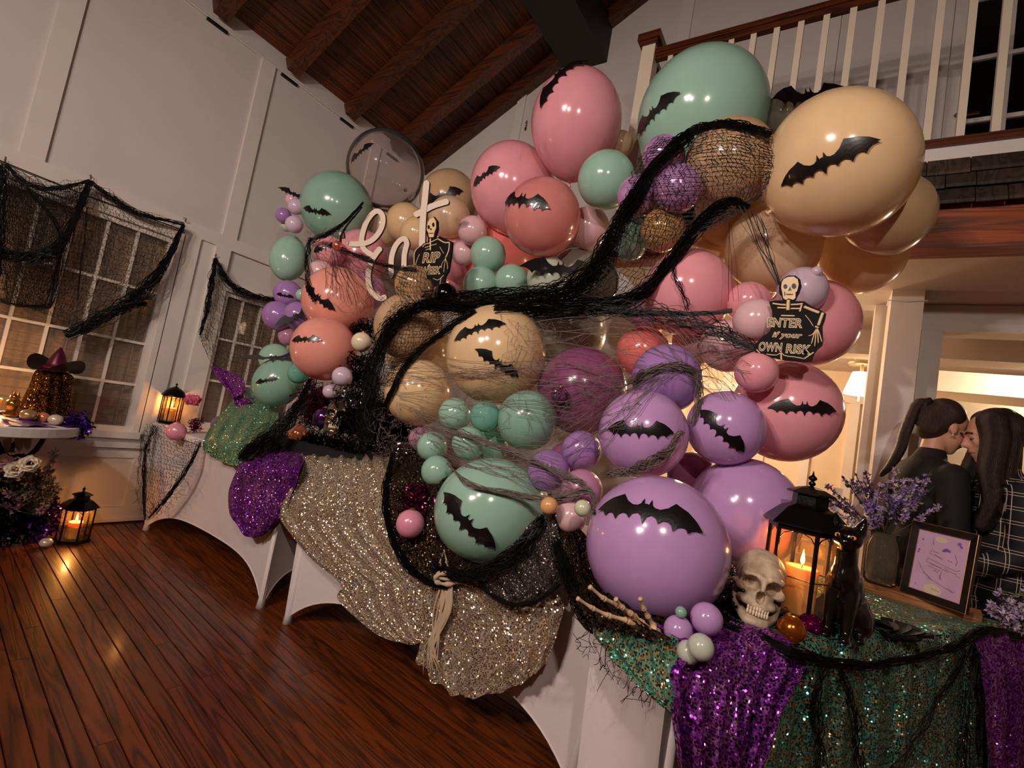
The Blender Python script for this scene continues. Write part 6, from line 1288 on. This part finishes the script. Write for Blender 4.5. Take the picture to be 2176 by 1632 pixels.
def woman(head, F, label, coat, hairm, style, tilt=.28, turn=0.):
    """Standing figure; local x = facing, y = her left, z = up, origin on the floor below the head."""
    F = nrm(V((F[0], F[1], 0))); S = np.cross((0, 0, 1), F); hz = head[2]; o = V((head[0], head[1], .012))
    def w(q): q.v = [tuple(o+F*v[0]+S*v[1]+V((0, 0, v[2]))) for v in q.v]; return q
    t = thing('person', label, 'person', o)
    def hp(x, y, z):                                                    # head-local point, tipped forward
        c, s = math.cos(tilt), math.sin(tilt); return (x*c+z*s, y, hz-.012+z*c-x*s)
    b = MB(); E = b.ball
    E(hp(-.012, 0, .03), (.094, .074, .09), 24, 16); E(hp(.032, 0, -.035), (.062, .06, .075), 20, 14); E(hp(.055, 0, -.085), (.034, .036, .028)); E(hp(.068, 0, -.1), (.02, .022, .016))
    capsule(b, hp(.088, 0, .015), hp(.112, 0, -.022), .011, .012); E(hp(.106, 0, -.026), (.012, .017, .009)); E(hp(.09, 0, -.056), (.012, .022, .006)); E(hp(.087, 0, -.068), (.012, .019, .007)); capsule(b, hp(.085, -.035, .03), hp(.085, .035, .03), .012, .012)
    for y in (-1, 1):
        E(hp(.062, y*.036, -.02), (.026, .024, .024)); E(hp(-.005, y*.073, -.015), (.018, .01, .03)); E(hp(.084, y*.031, .006), (.008, .014, .008))
    T = hz+.055
    nb = V((-.055, 0, T-.24)); capsule(b, hp(-.02, 0, -.06), nb, .046, .052)
    E((-.06, 0, T-.36), (.095, .15, .14), 24, 16); E((-.055, 0, T-.55), (.09, .125, .16), 24, 16); E((-.06, 0, T-.72), (.11, .155, .13), 24, 16)
    for y in (-1, 1):
        capsule(b, (-.06, y*.16, T-.3), (-.06, y*.2, T-.57), .05, .04); el_ = V((-.06, y*.2, T-.57)); wr = V((.13, y*.15, T-.68)); capsule(b, el_, wr, .04, .028)
        hd_ = wr+V((.05, -.01*y, -.015)); E(hd_, (.045, .022, .034))
        for k in range(4): capsule(b, hd_+V((.03, 0, .024-.016*k)), hd_+V((.085-.006*abs(k-1), -.008*y, .02-.017*k)), .0085, .0075, 8)
        capsule(b, hd_+V((-.01, -.01*y, .025)), hd_+V((.03, -.03*y, .045)), .01, .008, 8)
        capsule(b, (-.06, y*.085, T-.78), (-.045, y*.09, .48), .085, .055); capsule(b, (-.045, y*.09, .48), (-.075, y*.09, .08), .055, .036); E((-.02, y*.09, .035), (.11, .04, .035))
    w(solid(b, .0085, 3)).build('body', SKIN, t)
    b = MB(); E = b.ball                                                # jacket
    E((-.062, 0, T-.35), (.115, .178, .135), 24, 16); E((-.06, 0, T-.5), (.112, .155, .18), 24, 16); E((-.06, 0, T-.68), (.125, .168, .16), 24, 16); E((-.06, 0, T-.84), (.13, .172, .11), 24, 16); capsule(b, (-.065, 0, T-.27), (-.05, 0, T-.225), .075, .066)
    for y in (-1, 1):
        capsule(b, (-.06, y*.165, T-.315), (-.06, y*.205, T-.57), .066, .056); capsule(b, (-.06, y*.205, T-.57), (.11, y*.155, T-.67), .056, .042)
    w(solid(b, .011, 3)).build('jacket', coat, t)
    lp = MB()
    for y in (-1, 1): lp.grid([[V((.045+.012*s_, y*(.02+.05*q), T-.27-.17*s_+.03*q)) for q in np.linspace(0, 1, 4)] for s_ in np.linspace(0, 1, 6)])
    w(lp).build('lapel', coat, t, smooth=True)
    b = MB()
    for y in (-1, 1): capsule(b, (-.06, y*.085, T-.8), (-.045, y*.09, .48), .098, .07); capsule(b, (-.045, y*.09, .48), (-.075, y*.09, .1), .07, .06)
    w(solid(b, .014, 3)).build('trousers', mat('black_cloth', (16, 14, 15), .8, var=.2), t)
    for y in (-1, 1): w(MB().ball((-.015, y*.09, .03), (.125, .047, .042), 16, 10)).build('shoe', mat('shoe_leather', (20, 16, 15), .4), t, smooth=True)
    b = MB(); E = b.ball; E(hp(-.03, 0, .045), (.094, .083, .092), 24, 16)
    if style == 'tail':
        E(hp(-.05, 0, .02), (.085, .081, .09), 20, 14); E(hp(-.062, 0, -.03), (.062, .068, .07), 20, 14); tb_ = [hp(-.115, 0, .075), hp(-.16, 0, .04), (-.175, 0, hz-.06), (-.19, 0, hz-.15), (-.225, 0, hz-.24), (-.265, 0, hz-.30)]; C_ = crom(tb_, 18)
        for i in range(17): q = i/17; capsule(b, C_[i], C_[i+1], .021*math.sin(math.pi*(.2+.7*q))+.007, .021*math.sin(math.pi*(.2+.7*(q+.06)))+.005, 10)
    else:
        E(hp(-.04, 0, .03), (.1, .095, .1), 20, 14)
        for y in (-1, -.5, 0, .5, .8, 1):
            e_ = .03 if y > .7 else 0.
            C_ = crom([hp(-.06+.04*abs(y)+e_, y*.066, .075), hp(-.055+.05*abs(y)+e_*1.3, y*.092, -.02), (-.07+.09*abs(y)+e_, y*.125, hz-.18), (-.09+.13*abs(y), y*.15, hz-.3), (-.08+.14*abs(y), y*.13, hz-.42)], 14)
            for i in range(13): q = i/13; capsule(b, C_[i], C_[i+1], .058-.03*q, .058-.03*(q+.07), 10)
    w(solid(b, .0075, 3)).build('hair', hairm, t)
    if style == 'tail':
        w(MB().lathe([(.028, -.008), (.033, 0), (.028, .008)], hp(-.125, 0, .068), 14, nrm((-1, 0, .3)))).build('hair_tie', SGN, t, smooth=True)
    EW = mat('eye_white', (110, 88, 78), .3); EI = mat('iris', (46, 30, 22), .15); LIP = mat('lips', (150, 82, 78), .4); BR = mat('brow_hair', (40, 24, 18), .8)
    for y in (-1, 1):
        eo = w(MB().ball(hp(.083, y*.031, .005), (.009, .011, .0085), 12, 8)).build('eye', EW, t, smooth=True); w(MB().ball(hp(.0895, y*.031, .003), (.004, .005, .005), 10, 6)).build('iris', EI, eo, smooth=True)
        w(MB().tube([hp(.096, y*.012, .03), hp(.098, y*.03, .036), hp(.086, y*.05, .03)], .004, 6)).build('eyebrow', BR, t, smooth=True)
        w(MB().ball(hp(-.004, y*.083, -.046), .006, 10, 8)).build('earring', PRL, t, smooth=True)
    w(MB().tube([hp(.084, -.022, -.06), hp(.1, -.006, -.056), hp(.1, .006, -.056), hp(.084, .022, -.06)], .005, 6)).build('lips', LIP, t, smooth=True)
    return t
CRh = nrm(V((CR[0], CR[1], 0))); CFh = nrm(V((CF[0], CF[1], 0)))
h1 = pd(2008, 908, 2.42); woman(h1, CRh*1-CFh*.12, 'woman with a brown ponytail in a black jacket facing right', mat('black_jacket', (17, 15, 15), .8, var=.2, vscale=10, bump=.1), HAIR1, 'tail', .34)
h2 = pd(2108, 930, 2.27); woman(h2, -CRh*1+CFh*.42, 'woman with long dark hair in a black plaid jacket', plaid(), HAIR2, 'long', .3)
